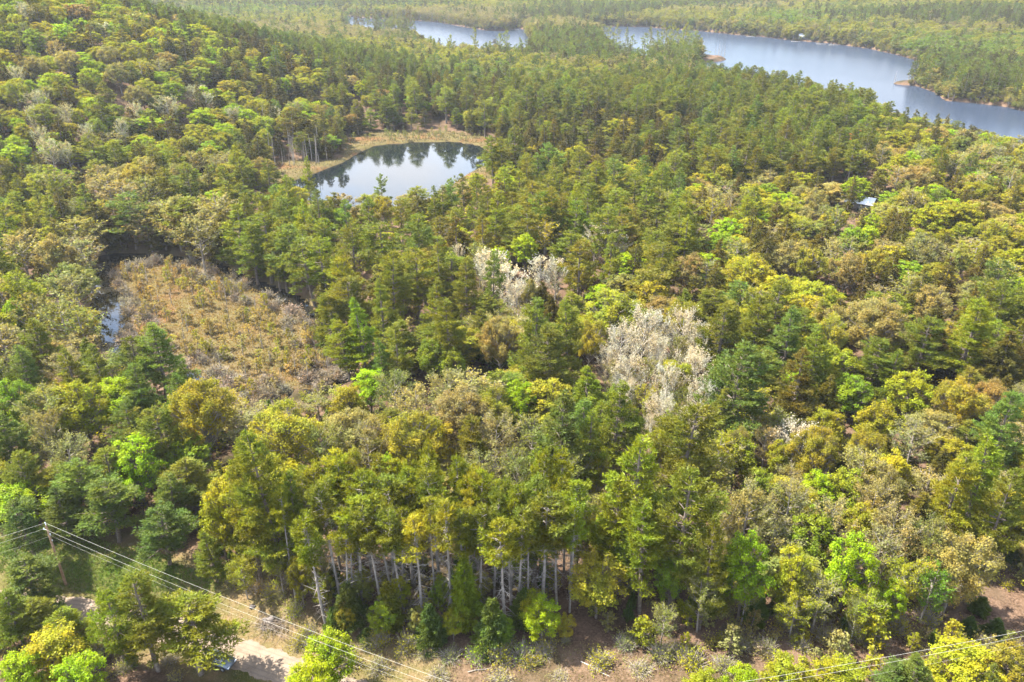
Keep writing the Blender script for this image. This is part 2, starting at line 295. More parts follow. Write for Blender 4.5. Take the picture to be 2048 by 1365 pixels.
def broad(r, lod, h=13, cr=4.2, z0=.3, nclump=34, rc=.27, dens=1.0, flat=.75, twig=.4, leaf=1.0, upright=0.0, dome=1.0):
    T, L = Geo(), Geo(); k = [1.1, .56, .22, .07][lod]; ls = [.32, .45, .73, 1.4][lod] * leaf
    fork = h * z0; ax = curve_trunk(T, h * (.62 if upright < .5 else .92), h * .014, r, .02, [7, 5, 4, 3][lod], top=.05)
    ch = h * (1 - z0); zc = h * z0 + ch * .5
    nc = int(nclump * [1, 1, .7, .5][lod]); P = []; Nn = []; Vl = []
    for i in range(nc):
        f = (i + .5) / nc; w = 1 - 1.72 * f; a = i * 2.39996 + r.normal(0, .35)
        sxy = math.sqrt(max(0, 1 - w * w)); rad = r.uniform(.58, .9) if i % 4 else r.uniform(.15, .5)
        if w > 0: sh = np.array([math.cos(a) * sxy, math.sin(a) * sxy, w * dome])
        else: sh = np.array([math.cos(a) * sxy * (1 + .35 * w), math.sin(a) * sxy * (1 + .35 * w), w])
        c = np.array([0, 0, zc]) + sh * [cr * rad, cr * rad, ch * .5 * (.3 + .7 * rad)]
        c[2] = min(c[2], h - cr * rc * flat * .8)
        R = cr * rc * r.uniform(.75, 1.25)
        zb = np.clip(c[2] - np.hypot(c[0], c[1]) * r.uniform(.5, 1.0) - .5, fork * .7, h * .6); b = np.append(ax(zb), zb)
        mid = b + (c - b) * .5 + np.array([0, 0, -.06 * np.linalg.norm(c - b)]) + r.normal(0, .15, 3)
        if lod < 2: T.tube([b, mid, c], [.012 * h * .55, .007 * h * .5, .02], [4, 3][lod])
        elif lod == 2: T.twigs(b[None], c[None], .22, r)
        if lod < 3:
            nt_ = int([26, 12, 4][lod] * twig * 2); e = c + unit(r.normal(size=(nt_, 3)) + unit(c - b) * .8 + [0, 0, .3]) * R * r.uniform(.7, 1.15, (nt_, 1)); s0 = mid + (c - mid) * r.uniform(.3, 1, (nt_, 1))
            T.twigs(s0, e, [.05, .08, .14][lod], r)
        n = max(4, int(k * dens * 300 * (R / 1.1) ** 2 / leaf ** 2 * (34 / nclump) ** .3)); d = unit(r.normal(size=(n, 3)) * [1, 1, .9] + [0, 0, .35])
        rr = R * r.uniform(.45, 1.08, n) ** .7
        # ragged clump outline: lobes by direction
        lobe = .82 + .38 * np.sin(d[:, 0] * 5 + i) * np.sin(d[:, 1] * 5 + 2 * i) + .22 * np.sin(d[:, 2] * 9 + i) + np.where(r.random(n) < .16, r.uniform(.1, .6, n), 0)
        p = c + d * (rr * lobe)[:, None] * [1, 1, flat]
        P.append(p); Nn.append(d * .7 + [0, 0, .55] + r.normal(0, .55, d.shape)); Vl.append(np.clip(r.normal(.5, .14) + r.normal(0, .24, n), 0, 1))
    P = np.concatenate(P); L.leaves(P, np.concatenate(Nn), ls * r.uniform(.7, 1.3, len(P)), r, .66, 0, np.concatenate(Vl))
    return T, L
def feathery(r, lod, h=14, cr=3.3, z0=.28, leafn=1.0, leafs=1.0, twn=1.0, spread=.5, nl=26, top=True):
    """a tree just coming into leaf: fans of rising fine twigs, small sparse leaves"""
    T, L = Geo(), Geo(); k = [1, .45, .2, .08][lod]; ls = [.24, .38, .66, 1.3][lod] * leafs
    ax = curve_trunk(T, h * .93, h * .011, r, .03, [6, 5, 4, 3][lod]); P = []
    for i in range(int(nl * [1, .9, .7, .5][lod])):
        t = (i + r.random()) / (nl * [1, .9, .7, .5][lod]); z = h * (z0 * .75 + (.86 - z0 * .75) * t); a = i * 2.4 + r.normal(0, .4); c = np.append(ax(z), z)
        Lr = cr * (math.sin(math.pi * min(1, .22 + .74 * t)) ** .7) * r.uniform(.65, 1.1)
        hz = min(Lr * (.55 + .9 * spread), h - z - .3); e = c + np.array([math.cos(a) * Lr, math.sin(a) * Lr, hz])
        mid = c + (e - c) * .5 + np.array([math.cos(a) * Lr * .12, math.sin(a) * Lr * .12, -.05 * Lr])
        if lod < 2: T.tube([c, mid, e], [.035 + .012 * Lr, .02 + .006 * Lr, .01], 3)
        else: T.twigs(c[None], e[None], .12, r)
        n = max(3, int(46 * k * twn)); u = r.uniform(.2, 1.0, n)[:, None]
        s0 = np.where(u < .5, c + (mid - c) * u * 2, mid + (e - mid) * (u - .5) * 2)
        dd = unit(unit(e - c) * .7 + r.normal(0, .48, (n, 3)) + [0, 0, .5]); ln = r.uniform(.5, 1.5, (n, 1)) * (.32 * cr)
        e2 = s0 + dd * ln; T.twigs(s0, e2, [.035, .055, .1, .2][lod], r)
        m_ = max(2, int(150 * k * leafn)); j = r.integers(0, n, m_); P.append(s0[j] + (e2[j] - s0[j]) * r.uniform(.25, 1.05, (m_, 1)) + r.normal(0, .12, (m_, 3)))
    P = np.concatenate(P); L.leaves(P, r.normal(0, .6, P.shape) + [0, 0, .6], ls * r.uniform(.6, 1.3, len(P)), r, .7)
    return T, L
def shrub(r, lod, h=2.2, cr=1.7, leafn=1.0):
    T, L = Geo(), Geo(); k = [1, .5, .25, .12][lod]; n = int(420 * k)
    d = unit(r.normal(size=(n, 3)) * [1, 1, .7] + [0, 0, .75]); d[:, 2] = np.abs(d[:, 2]); b = np.column_stack([r.normal(0, .14 * cr, (n, 2)), np.zeros(n)])
    lobe = .8 + .2 * np.sin(np.arctan2(d[:, 1], d[:, 0]) * 3 + r.random() * 6)
    e = b + d * [cr, cr, h] * (lobe * r.uniform(.7, 1.05, n))[:, None]; T.twigs(b + (e - b) * r.uniform(0, .5, (n, 1)), e, [.045, .07, .12, .2][lod], r)
    m = int(620 * k * leafn); j = r.integers(0, n, m); P = b[j] + (e[j] - b[j]) * r.uniform(.55, 1.03, (m, 1)) + r.normal(0, .07, (m, 3))
    L.leaves(P, r.normal(0, .6, P.shape) + [0, 0, .7], [.16, .24, .36, .6][lod] * r.uniform(.6, 1.3, m), r, .7)
    return T, L
def snag(r, lod, h=9):
    T = Geo(); ax = curve_trunk(T, h, .14, r, .03, 5, top=.02); n = 26; z = h * r.uniform(.25, .98, n); a = r.uniform(0, 6.28, n); c = np.column_stack([ax(z), z])
    ln = (.25 + 1.5 * (1 - z / h) * r.random(n))[:, None]; T.twigs(c, c + np.column_stack([np.cos(a), np.sin(a), r.normal(.05, .3, n)]) * ln, .07, r)
    return T, None

# ------------------------------------------------------------------ colours of the foliage (linear base colours)
TINT = dict(pg=(.104, .122, .013), pb=(.084, .118, .021), py=(.134, .156, .010), po=(.106, .110, .012), hd=(.070, .060, .010), ho=(.082, .076, .011), sp=(.058, .090, .015),
    lime=(.176, .244, .004), green=(.120, .178, .009), yg=(.188, .192, .009), gold=(.192, .184, .013), tan=(.192, .170, .046), brn=(.190, .150, .038),
    gry=(.165, .154, .048), wht=(.33, .31, .262), org=(.330, .135, .030), alder=(.165, .135, .095), larch=(.215, .165, .045), gg=(.140, .152, .030))
CWORD = dict(pg='mid green', pb='bluish green', py='yellowish green', po='olive green', hd='dark olive', ho='brownish olive', sp='deep green', lime='bright lime', green='fresh green', yg='yellow green',
    gold='golden yellow', tan='tan', brn='reddish brown', gry='greyish green', wht='white', org='rusty orange', alder='grey brown', larch='yellowish', gg='pale green')

# ------------------------------------------------------------------ forms of every kind at four levels of detail
SPEC = {
 'white_pine': [dict(f=pine, h=20, cr=4.3, z0=.2), dict(f=pine, h=20, cr=4.6, z0=.3), dict(f=pine, h=20, cr=4.3, z0=.14, pw=1.0), dict(f=pine, h=20, cr=4.4, z0=.26), dict(f=pine, h=20, cr=4.2, z0=.34), dict(f=pine, h=20, cr=4.4, z0=.18, pw=.95)],
 'tall_pine': [dict(f=pine, h=19, cr=2.9, z0=.62, dead=60, tr=.0095), dict(f=pine, h=19, cr=2.7, z0=.66, dead=75, tr=.009), dict(f=pine, h=19, cr=3.1, z0=.58, dead=60, tr=.0105), dict(f=pine, h=19, cr=2.6, z0=.7, dead=70, tr=.009)],
 'hemlock': [dict(f=conifer, h=16, cr=3.4, z0=.08), dict(f=conifer, h=16, cr=3.1, z0=.1, rough=.28), dict(f=conifer, h=16, cr=3.6, z0=.06, rough=.24), dict(f=conifer, h=16, cr=3.2, z0=.12, droop=.5)],
 'spruce': [dict(f=conifer, h=8, cr=2.1, z0=.03, droop=.25, dens=1.3, rough=.3), dict(f=conifer, h=8, cr=1.9, z0=.03, droop=.3, dens=1.3, rough=.26), dict(f=conifer, h=8, cr=2.0, z0=.08, droop=.1, dens=1.0, rough=.34)],
 'maple': [dict(f=broad, h=13, cr=3.9, z0=.12, nclump=88, rc=.185, dens=.9, leaf=.85), dict(f=broad, h=13, cr=3.7, z0=.10, nclump=96, rc=.175, dens=.9, flat=.65, leaf=.85), dict(f=broad, h=13, cr=4.0, z0=.18, nclump=80, rc=.19, dens=.8, flat=.7, leaf=.85), dict(f=broad, h=13, cr=3.8, z0=.13, nclump=92, rc=.18, dens=.85, dome=.95, leaf=.85)],
 'oak': [dict(f=broad, h=13, cr=5.4, z0=.22, nclump=80, rc=.17, dens=.85, flat=.8, twig=1.0, leaf=.72), dict(f=broad, h=13, cr=5.0, z0=.18, nclump=74, rc=.18, dens=.75, flat=.9, twig=1.1, leaf=.72), dict(f=broad, h=13, cr=5.6, z0=.26, nclump=84, rc=.165, dens=.95, twig=.9, leaf=.75), dict(f=broad, h=13, cr=4.8, z0=.16, nclump=66, rc=.19, dens=.8, twig=1.0, leaf=.72)],
 'aspen': [dict(f=feathery, h=14, cr=3.3), dict(f=feathery, h=14, cr=3.0, z0=.36, leafn=.8, spread=.7), dict(f=feathery, h=14, cr=3.7, z0=.22, leafn=1.3), dict(f=feathery, h=14, cr=3.4, z0=.3, leafn=1.5, spread=.65)],
 'blossoming_tree': [dict(f=feathery, h=13, cr=4.2, z0=.24, leafn=1.7, leafs=.95, twn=.8, spread=.4, nl=30), dict(f=feathery, h=13, cr=4.0, z0=.2, leafn=1.1, leafs=.95, twn=.9, spread=.5, nl=28), dict(f=feathery, h=13, cr=4.4, z0=.26, leafn=1.6, leafs=.95, twn=.8, nl=30, spread=.45)],
 'alder_shrub': [dict(f=shrub, h=2.3, cr=1.8), dict(f=shrub, h=2.0, cr=2.0, leafn=.8), dict(f=shrub, h=2.6, cr=1.7, leafn=1.2)],
 'larch_sapling': [dict(f=feathery, h=6, cr=1.1, z0=.12, leafn=.5, leafs=.75, twn=.5, spread=.1, nl=20), dict(f=feathery, h=6, cr=.9, z0=.2, leafn=.3, leafs=.8, twn=.5, spread=.2, nl=16)],
 'dead_tree': [dict(f=snag, h=9), dict(f=snag, h=9)],
}
HNOM = {k: v[0]['h'] for k, v in SPEC.items()}
BARK = dict(white_pine='bark', tall_pine='bark_grey', hemlock='bark', spruce='bark', maple='bark', oak='bark_grey', aspen='bark_silver', blossoming_tree='bark_pale', alder_shrub='bark_silver', larch_sapling='bark_grey', dead_tree='bark_silver')
CAT = dict(white_pine='pine tree', tall_pine='pine tree', hemlock='hemlock tree', spruce='spruce tree', maple='maple tree', oak='oak tree', aspen='aspen tree', blossoming_tree='blossoming tree',
    alder_shrub='shrub', larch_sapling='larch tree', dead_tree='dead tree')
FORMS = {}
def form(kind, var, lod):
    key = (kind, var, lod)
    if key not in FORMS:
        s = dict(SPEC[kind][var]); f = s.pop('f'); r = np.random.default_rng(abs(hash((len(kind), kind[0] == 'm', var))) % 9973 + 17 * var + sum(map(ord, kind)))
        T, L = f(r, lod, **s); b = M[BARK[kind]]
        if lod < 2: FORMS[key] = (T.mesh(kind + '_trunk', [b]), L.mesh(kind + '_crown', [M['leaf']]) if L else None)
        else:
            if L is None: FORMS[key] = (T.mesh(kind, [b]), None)
            else: L.join(T, 1); FORMS[key] = (L.mesh(kind, [M['leaf'], b]), None)
    return FORMS[key]
def crad(kind, var): return SPEC[kind][var].get('cr', .5)

# ------------------------------------------------------------------ trees picked out one by one in the photograph: kind, x, y of the top, crown width in pixels, height (m), colour
PK = []
def pk(kind, *rows):
    for q in rows: PK.append((kind, *q))
pk('white_pine',
 # by the road, lower left
 (45, 1120, 150, 10, 'pb'), (70, 1200, 110, 8, 'pg'), (10, 1190, 110, 9, 'pg'), (265, 1160, 150, 15, 'pg'), (205, 1185, 110, 12, 'py'), (366, 1208, 180, 12, 'py', 4), (120, 1215, 120, 8, 'py'),
 (150, 925, 150, 12, 'pb'), (205, 965, 130, 11, 'pb'), (110, 975, 110, 10, 'pb'), (312, 1020, 130, 10, 'pb'), (412, 1060, 85, 9, 'pg'), (330, 955, 100, 10, 'pb'), (235, 800, 130, 15, 'pb'), (30, 1000, 110, 12, 'pb'),
 (520, 862, 150, 25, 'pg'), (470, 885, 130, 23, 'pg'), (575, 960, 100, 19, 'pg'),
 (300, 650, 130, 16, 'pb'), (262, 672, 90, 13, 'pb'), (190, 690, 90, 14, 'pg'), (60, 640, 110, 15, 'pg'), (130, 700, 90, 13, 'pg'), (30, 690, 100, 14, 'pb'), (270, 730, 90, 13, 'pb'),
 # big pines right of the trail
 (1292, 880, 200, 24, 'py'), (1375, 945, 180, 22, 'pg'), (1235, 955, 130, 19, 'py'), (1430, 1040, 110, 18, 'pg'), (1300, 1010, 130, 18, 'py'),
 (1372, 812, 165, 21, 'pg'), (1130, 778, 165, 21, 'pb'), (1235, 770, 130, 19, 'pg'), (1190, 820, 110, 18, 'pg'), (940, 838, 90, 14, 'po'), (1080, 905, 90, 14, 'py'),
 (1075, 600, 115, 20, 'pg'), (1140, 606, 110, 19, 'pg'), (1105, 650, 120, 18, 'pg'), (1075, 960, 150, 19, 'pg'),
 (1480, 692, 170, 21, 'pb'), (1525, 600, 110, 18, 'pg'), (1450, 610, 110, 18, 'pg'), (1590, 612, 120, 19, 'pb'), (1640, 655, 110, 18, 'pg'), (1610, 700, 130, 18, 'ho'), (1560, 560, 90, 16, 'pg'), (1440, 780, 90, 14, 'pg'),
 (1965, 600, 130, 20, 'py'), (1985, 880, 160, 19, 'py'), (1925, 905, 120, 18, 'py'), (2035, 790, 110, 18, 'pb'), (1860, 640, 100, 16, 'pg'), (2030, 940, 100, 18, 'pg'), (1800, 705, 90, 14, 'pg'),
 (1845, 1305, 120, 10, 'pb'), (1800, 1335, 90, 8, 'pb'), (1990, 1335, 90, 9, 'pb'),
 # belt of pines between bog and pond
 (500, 460, 90, 17, 'pg'), (545, 470, 80, 17, 'pg'), (600, 455, 80, 17, 'pg'), (560, 480, 80, 16, 'pb'), (640, 480, 90, 18, 'pg'), (700, 440, 90, 18, 'pg'), (775, 505, 100, 20, 'pg'), (690, 520, 90, 18, 'py'),
 (830, 500, 90, 18, 'pg'), (870, 560, 100, 19, 'pg'), (930, 520, 80, 17, 'pg'), (985, 505, 60, 17, 'pb'), (900, 600, 100, 19, 'pg'), (760, 560, 90, 18, 'pg'), (720, 600, 100, 18, 'py'), (660, 590, 80, 16, 'pg'),
 (790, 650, 80, 15, 'pg'), (765, 680, 60, 12, 'pb'), (880, 490, 80, 17, 'pg'), (830, 430, 80, 17, 'pb'), (762, 350, 36, 14, 'pb'), (735, 398, 55, 14, 'pg'), (800, 402, 55, 14, 'pg'), (870, 372, 45, 14, 'pg'), (925, 350, 45, 14, 'pg'), (655, 398, 45, 12, 'pg'), (690, 402, 50, 14, 'pb'),
 (1150, 405, 80, 17, 'pg'), (1060, 420, 80, 17, 'pg'), (1300, 360, 80, 17, 'pg'), (1225, 470, 70, 16, 'pg'), (160, 370, 70, 15, 'pg'), (330, 230, 50, 15, 'hd'), (90, 395, 70, 15, 'pg'), (490, 315, 60, 14, 'pg'),
 (530, 320, 60, 14, 'pg'), (180, 270, 60, 15, 'pg'), (580, 220, 60, 17, 'hd'), (970, 200, 60, 18, 'pg'), (890, 175, 60, 18, 'pg'), (830, 165, 60, 18, 'pg'))
pk('tall_pine',
 (622, 1040, 90, 18, 'py'), (655, 985, 90, 19, 'pg'), (700, 1000, 95, 18, 'py'), (748, 1010, 85, 18, 'pg'), (790, 1010, 90, 18, 'pg'), (832, 1042, 85, 17, 'gold'), (868, 940, 90, 19, 'pg'), (850, 905, 80, 18, 'py'),
 (893, 1003, 85, 19, 'py'), (955, 1018, 95, 18, 'pg'), (1008, 1040, 95, 18, 'py'), (1038, 1015, 80, 18, 'pg'), (1088, 985, 120, 19, 'pg'), (915, 1035, 70, 17, 'py'), (770, 960, 90, 18, 'pg'), (720, 940, 80, 18, 'py'),
 (675, 1050, 70, 16, 'py'), (985, 985, 70, 18, 'pg'), (1120, 1010, 80, 17, 'pg'), (810, 965, 80, 17, 'py'), (930, 930, 80, 16, 'pg'))
pk('spruce', (692, 1172, 70, 7, 'sp'), (862, 1210, 62, 7, 'sp'), (925, 1120, 66, 12, 'green'), (985, 1205, 75, 8, 'sp'), (732, 1255, 34, 2.2, 'sp'), (770, 1165, 60, 8, 'pg'), 
 (1040, 1180, 50, 7, 'sp'), (665, 1220, 40, 4, 'sp'), (1520, 1180, 50, 6, 'sp'), (1965, 1195, 40, 3, 'sp'), (1945, 1235, 34, 3, 'sp'), (1995, 1240, 45, 3.5, 'sp'), (645, 655, 30, 7, 'sp'))
pk('hemlock', (1850, 540, 80, 15, 'hd'), (1880, 620, 120, 16, 'hd'), (2020, 665, 110, 17, 'ho'), (1905, 520, 70, 14, 'hd'), (1610, 745, 90, 12, 'ho'), (1780, 715, 60, 9, 'ho'), (1725, 720, 45, 8, 'ho'),
 (1850, 985, 110, 13, 'ho'), (1110, 590, 60, 12, 'hd'), (1090, 565, 55, 12, 'hd'), (1060, 560, 45, 12, 'hd'), (1430, 520, 50, 13, 'ho'), (1270, 480, 50, 13, 'ho'), (1790, 500, 60, 13, 'hd'), (1740, 520, 60, 13, 'hd'),
 (100, 440, 60, 14, 'ho'), (70, 520, 36, 10, 'hd'), (345, 220, 45, 15, 'hd'), (300, 235, 40, 13, 'hd'), (175, 50, 45, 14, 'hd'), (240, 60, 40, 14, 'hd'), (270, 50, 34, 14, 'hd'), (365, 75, 40, 14, 'hd'), (130, 175, 40, 13, 'hd'),
 (38, 90, 60, 15, 'hd'), (990, 80, 30, 15, 'hd'), (160, 680, 70, 12, 'pg'), (525, 80, 40, 14, 'hd'), (580, 105, 40, 14, 'hd'), (610, 100, 40, 14, 'hd'), (1250, 230, 50, 16, 'ho'), (1150, 225, 40, 15, 'ho'), (1110, 240, 45, 16, 'ho'),
 (1190, 255, 45, 15, 'ho'), (1230, 265, 45, 15, 'ho'), (1300, 270, 50, 15, 'hd'), (1330, 250, 45, 15, 'ho'), (1090, 250, 40, 15, 'ho'))
pk('maple', (255, 870, 110, 14, 'lime'), (140, 1315, 120, 9, 'lime'), (25, 1305, 100, 9, 'lime'), (90, 1262, 140, 9, 'yg'), (655, 1268, 110, 10, 'lime'), (612, 1330, 110, 9, 'lime'), (1085, 1200, 85, 8, 'lime'),
 (1505, 1072, 120, 14, 'lime'), (1718, 1062, 110, 14, 'lime'), (1790, 1155, 70, 9, 'lime'), (1600, 1093, 95, 13, 'yg'), (1522, 942, 100, 13, 'green'), (1640, 1010, 110, 12, 'green'), (1710, 745, 85, 11, 'green'), (1600, 735, 70, 12, 'lime'),
 (1490, 1335, 90, 9, 'lime'), (1585, 1322, 130, 9, 'yg'), (1690, 1325, 130, 9, 'yg'), (1945, 1300, 150, 9, 'yg'), (2030, 1295, 110, 9, 'gold'), (1410, 1345, 90, 8, 'yg'), (1040, 760, 75, 12, 'lime'), (1035, 790, 60, 9, 'lime'),
 (768, 915, 110, 13, 'lime'), (1000, 990, 110, 14, 'lime'), (450, 940, 110, 16, 'yg'), (425, 990, 80, 12, 'yg'), (1095, 870, 90, 12, 'lime'), (145, 755, 115, 15, 'yg'), (15, 755, 90, 14, 'green'), (20, 590, 60, 12, 'lime'),
 (860, 672, 70, 12, 'green'), (905, 690, 60, 11, 'green'), (735, 735, 80, 10, 'lime'), (695, 765, 80, 12, 'gold'), (1165, 515, 60, 11, 'yg'), (1200, 565, 60, 9, 'lime'), (1050, 465, 60, 12, 'lime'), (1000, 490, 60, 11, 'lime'),
 (1200, 1110, 130, 11, 'gold'), (1215, 1030, 100, 12, 'yg'), (1160, 1010, 70, 12, 'gold'), (1735, 1010, 90, 12, 'yg'), (1800, 900, 110, 13, 'yg'), (1700, 940, 100, 12, 'yg'), (1660, 810, 90, 12, 'yg'), (1770, 800, 90, 12, 'yg'), (1830, 740, 100, 13, 'yg'),
 (1900, 300, 30, 9, 'lime'), (1918, 315, 30, 9, 'lime'), (1700, 218, 60, 12, 'yg'), (1715, 255, 32, 9, 'org'), (1870, 405, 80, 12, 'yg'), (1945, 400, 70, 12, 'yg'), (2010, 470, 60, 10, 'gold'), (1935, 440, 60, 10, 'yg'), (1630, 345, 45, 9, 'yg'),
 (1678, 374, 24, 6, 'yg'), (1772, 384, 26, 5, 'gold'), (60, 55, 50, 13, 'green'), (120, 45, 50, 13, 'lime'), (345, 15, 70, 13, 'lime'), (390, 45, 50, 13, 'lime'), (340, 160, 60, 13, 'green'), (400, 215, 60, 12, 'lime'), (120, 160, 40, 10, 'yg'),
 (400, 130, 50, 12, 'green'), (20, 60, 40, 12, 'yg'), (380, 345, 45, 11, 'gg'), (1150, 205, 36, 12, 'yg'), (1200, 215, 26, 10, 'gold'), (1230, 235, 50, 12, 'yg'), (720, 160, 30, 12, 'lime'), (730, 190, 24, 9, 'gold'),
 (1490, 290, 40, 12, 'gold'), (1450, 325, 40, 12, 'gold'), (870, 840, 100, 12, 'yg'), (590, 1100, 60, 10, 'yg'), (1560, 880, 60, 10, 'yg'), (1480, 860, 100, 12, 'yg'), (1350, 1110, 70, 10, 'green'))
pk('maple', (760, 1205, 60, 6, 'green'), (905, 1225, 50, 5, 'yg'), (830, 1215, 45, 5, 'gg'), (1005, 1235, 55, 5, 'green'), (1060, 1180, 60, 7, 'yg'), (690, 1210, 50, 5, 'yg'), (720, 1140, 50, 7, 'gg'), (880, 1160, 50, 7, 'green'), (960, 1150, 55, 7, 'gg'), (640, 1150, 55, 7, 'yg'), (800, 1150, 50, 7, 'yg'), (1130, 1230, 45, 5, 'gold'))
pk('oak', (390, 762, 150, 17, 'gold'), (562, 812, 175, 15, 'gold'), (1757, 600, 145, 15, 'tan'), (1660, 625, 90, 14, 'gold'), (1000, 635, 95, 14, 'brn'), (820, 828, 150, 14, 'gold'), (930, 775, 140, 14, 'tan'), (1225, 585, 130, 14, 'gold'),
 (1180, 640, 70, 12, 'gold'), (1500, 508, 105, 13, 'yg'), (1370, 600, 80, 12, 'gold'), (1380, 505, 80, 12, 'tan'), (1590, 480, 90, 13, 'tan'), (1620, 495, 80, 12, 'gold'), (1700, 505, 80, 12, 'tan'), (1880, 570, 80, 13, 'tan'), (1755, 495, 80, 12, 'gold'),
 (1850, 470, 90, 13, 'gry'), (1640, 860, 110, 13, 'gold'), (1750, 860, 90, 12, 'gold'), (1480, 855, 70, 12, 'brn'), (230, 125, 60, 13, 'tan'), (255, 85, 50, 13, 'gold'), (150, 5, 70, 13, 'tan'), (210, 90, 50, 12, 'tan'), (130, 100, 60, 13, 'tan'),
 (60, 110, 60, 13, 'tan'), (270, 170, 60, 12, 'tan'), (25, 160, 60, 13, 'yg'), (430, 400, 90, 12, 'yg'), (100, 470, 90, 15, 'tan'), (350, 390, 80, 15, 'gry'), (1940, 1060, 150, 14, 'brn'), (1780, 930, 90, 13, 'tan'), (700, 900, 90, 13, 'yg'),
 (1060, 560, 50, 12, 'tan'), (1200, 900, 70, 12, 'yg'), (1330, 860, 60, 11, 'yg'), (1930, 760, 120, 13, 'gold'), (1990, 760, 90, 12, 'brn'))
pk('aspen', (1297, 715, 55, 12, 'gg'), (1358, 665, 45, 12, 'gg'), (1290, 770, 60, 10, 'yg'), (1365, 775, 55, 10, 'gg'), (1232, 720, 50, 10, 'gry'), (1350, 800, 50, 9, 'yg'), (430, 385, 90, 16, 'gry'), (360, 420, 80, 16, 'gry'), (390, 430, 90, 17, 'gry'), (240, 365, 90, 15, 'gry'), (290, 350, 80, 15, 'gg'), (210, 340, 70, 14, 'tan'), (30, 460, 80, 15, 'gry'), (140, 540, 90, 15, 'gry'), (110, 590, 90, 15, 'gg'),
 (60, 590, 80, 14, 'gg'), (160, 470, 80, 14, 'gry'), (830, 770, 100, 13, 'gry'), (780, 745, 90, 13, 'gg'), (890, 740, 90, 13, 'gry'), (990, 830, 100, 14, 'gry'), (640, 850, 90, 13, 'gg'), (1060, 830, 90, 13, 'gg'), (1440, 920, 90, 13, 'gry'),
 (1590, 960, 100, 14, 'gry'), (1680, 1000, 90, 14, 'gry'), (1800, 1010, 110, 14, 'gry'), (1870, 1040, 100, 13, 'gg'), (1770, 1060, 90, 13, 'gry'), (1500, 980, 100, 14, 'gry'), (1450, 1000, 80, 13, 'brn'), (1540, 850, 60, 10, 'brn'), (1740, 900, 90, 13, 'brn'),
 (1760, 960, 90, 13, 'brn'), (1440, 860, 90, 13, 'gold'), (1150, 900, 90, 13, 'gg'), (1030, 900, 90, 14, 'gg'), (960, 900, 90, 14, 'gry'), (730, 850, 90, 13, 'gry'), (640, 1080, 60, 9, 'gry'), (1410, 1150, 70, 10, 'gg'), (1650, 1150, 90, 10, 'gg'),
 (1820, 1120, 90, 11, 'yg'), (1875, 1130, 80, 10, 'green'), (1600, 1180, 80, 8, 'yg'), (1740, 1190, 90, 8, 'yg'), (70, 820, 70, 13, 'gry'), (1650, 405, 40, 9, 'gg'), (1600, 430, 50, 10, 'yg'), (1800, 330, 50, 12, 'tan'), (1770, 290, 50, 12, 'tan'),
 (550, 1090, 60, 9, 'gold'), (480, 1120, 60, 7, 'yg'), (1500, 1150, 60, 9, 'gg'), (1330, 1210, 60, 7, 'gg'))
pk('blossoming_tree', (1290, 618, 85, 15, 'wht'), (1372, 620, 80, 15, 'wht'), (1245, 652, 80, 14, 'wht'), (1405, 655, 65, 13, 'wht'), (1262, 712, 75, 12, 'wht'), (1392, 702, 75, 13, 'wht'), (1338, 735, 75, 13, 'wht'), (1322, 672, 60, 12, 'wht'),
 (1405, 765, 70, 12, 'wht'), (1325, 790, 65, 11, 'wht'), (1395, 815, 70, 11, 'wht'), (1250, 760, 50, 10, 'wht'), (1215, 690, 45, 11, 'wht'), (1425, 800, 50, 10, 'wht'), (1310, 830, 45, 9, 'wht'), (1600, 848, 95, 11, 'wht'), (985, 506, 70, 13, 'wht'), (1018, 530, 75, 13, 'wht'), (1035, 562, 60, 12, 'wht'), (1082, 512, 60, 12, 'wht'), (1112, 518, 60, 12, 'wht'), (965, 500, 40, 12, 'wht'), (915, 488, 30, 10, 'wht'), (890, 450, 30, 10, 'wht'),
 (1192, 452, 50, 12, 'wht'), (1235, 465, 50, 11, 'wht'), (1152, 393, 40, 11, 'wht'), (1580, 503, 34, 9, 'wht'), (130, 210, 36, 11, 'wht'), (60, 212, 30, 11, 'wht'), (75, 256, 34, 11, 'wht'), (95, 280, 46, 12, 'wht'), (130, 285, 34, 11, 'wht'), (385, 172, 36, 11, 'wht'),
 (330, 195, 50, 12, 'wht'), (170, 250, 34, 10, 'wht'), (410, 185, 40, 11, 'wht'), (1722, 1205, 45, 7, 'gg'))

PB = [('hemlock', 215, 512, 110, 15, 'hd'), ('hemlock', 245, 505, 90, 14, 'hd'), ('white_pine', 275, 507, 110, 17, 'pb'), ('aspen', 305, 506, 90, 14, 'gry'), ('hemlock', 335, 508, 80, 13, 'ho'), ('aspen', 365, 510, 100, 16, 'gg'), ('white_pine', 395, 514, 110, 17, 'pg'),
    ('aspen', 425, 516, 90, 15, 'gry'), ('hemlock', 455, 530, 80, 15, 'ho'), ('white_pine', 490, 548, 120, 19, 'pg'), ('hemlock', 520, 562, 60, 11, 'ho'), ('white_pine', 545, 575, 110, 19, 'pg'), ('white_pine', 590, 592, 110, 18, 'pb'), ('white_pine', 632, 618, 110, 18, 'pg'),
    ('hemlock', 660, 640, 70, 12, 'ho'), ('white_pine', 690, 668, 110, 19, 'py'), ('white_pine', 715, 700, 110, 17, 'pg'), ('aspen', 175, 540, 100, 14, 'gg'), ('aspen', 168, 580, 100, 14, 'gry'), ('oak', 160, 620, 100, 12, 'gg'), ('white_pine', 700, 760, 90, 13, 'py'),
    ('aspen', 640, 845, 70, 5, 'gg'), ('aspen', 590, 860, 70, 5, 'gry'), ('oak', 480, 880, 60, 5, 'tan'), ('aspen', 690, 835, 70, 6, 'yg')]
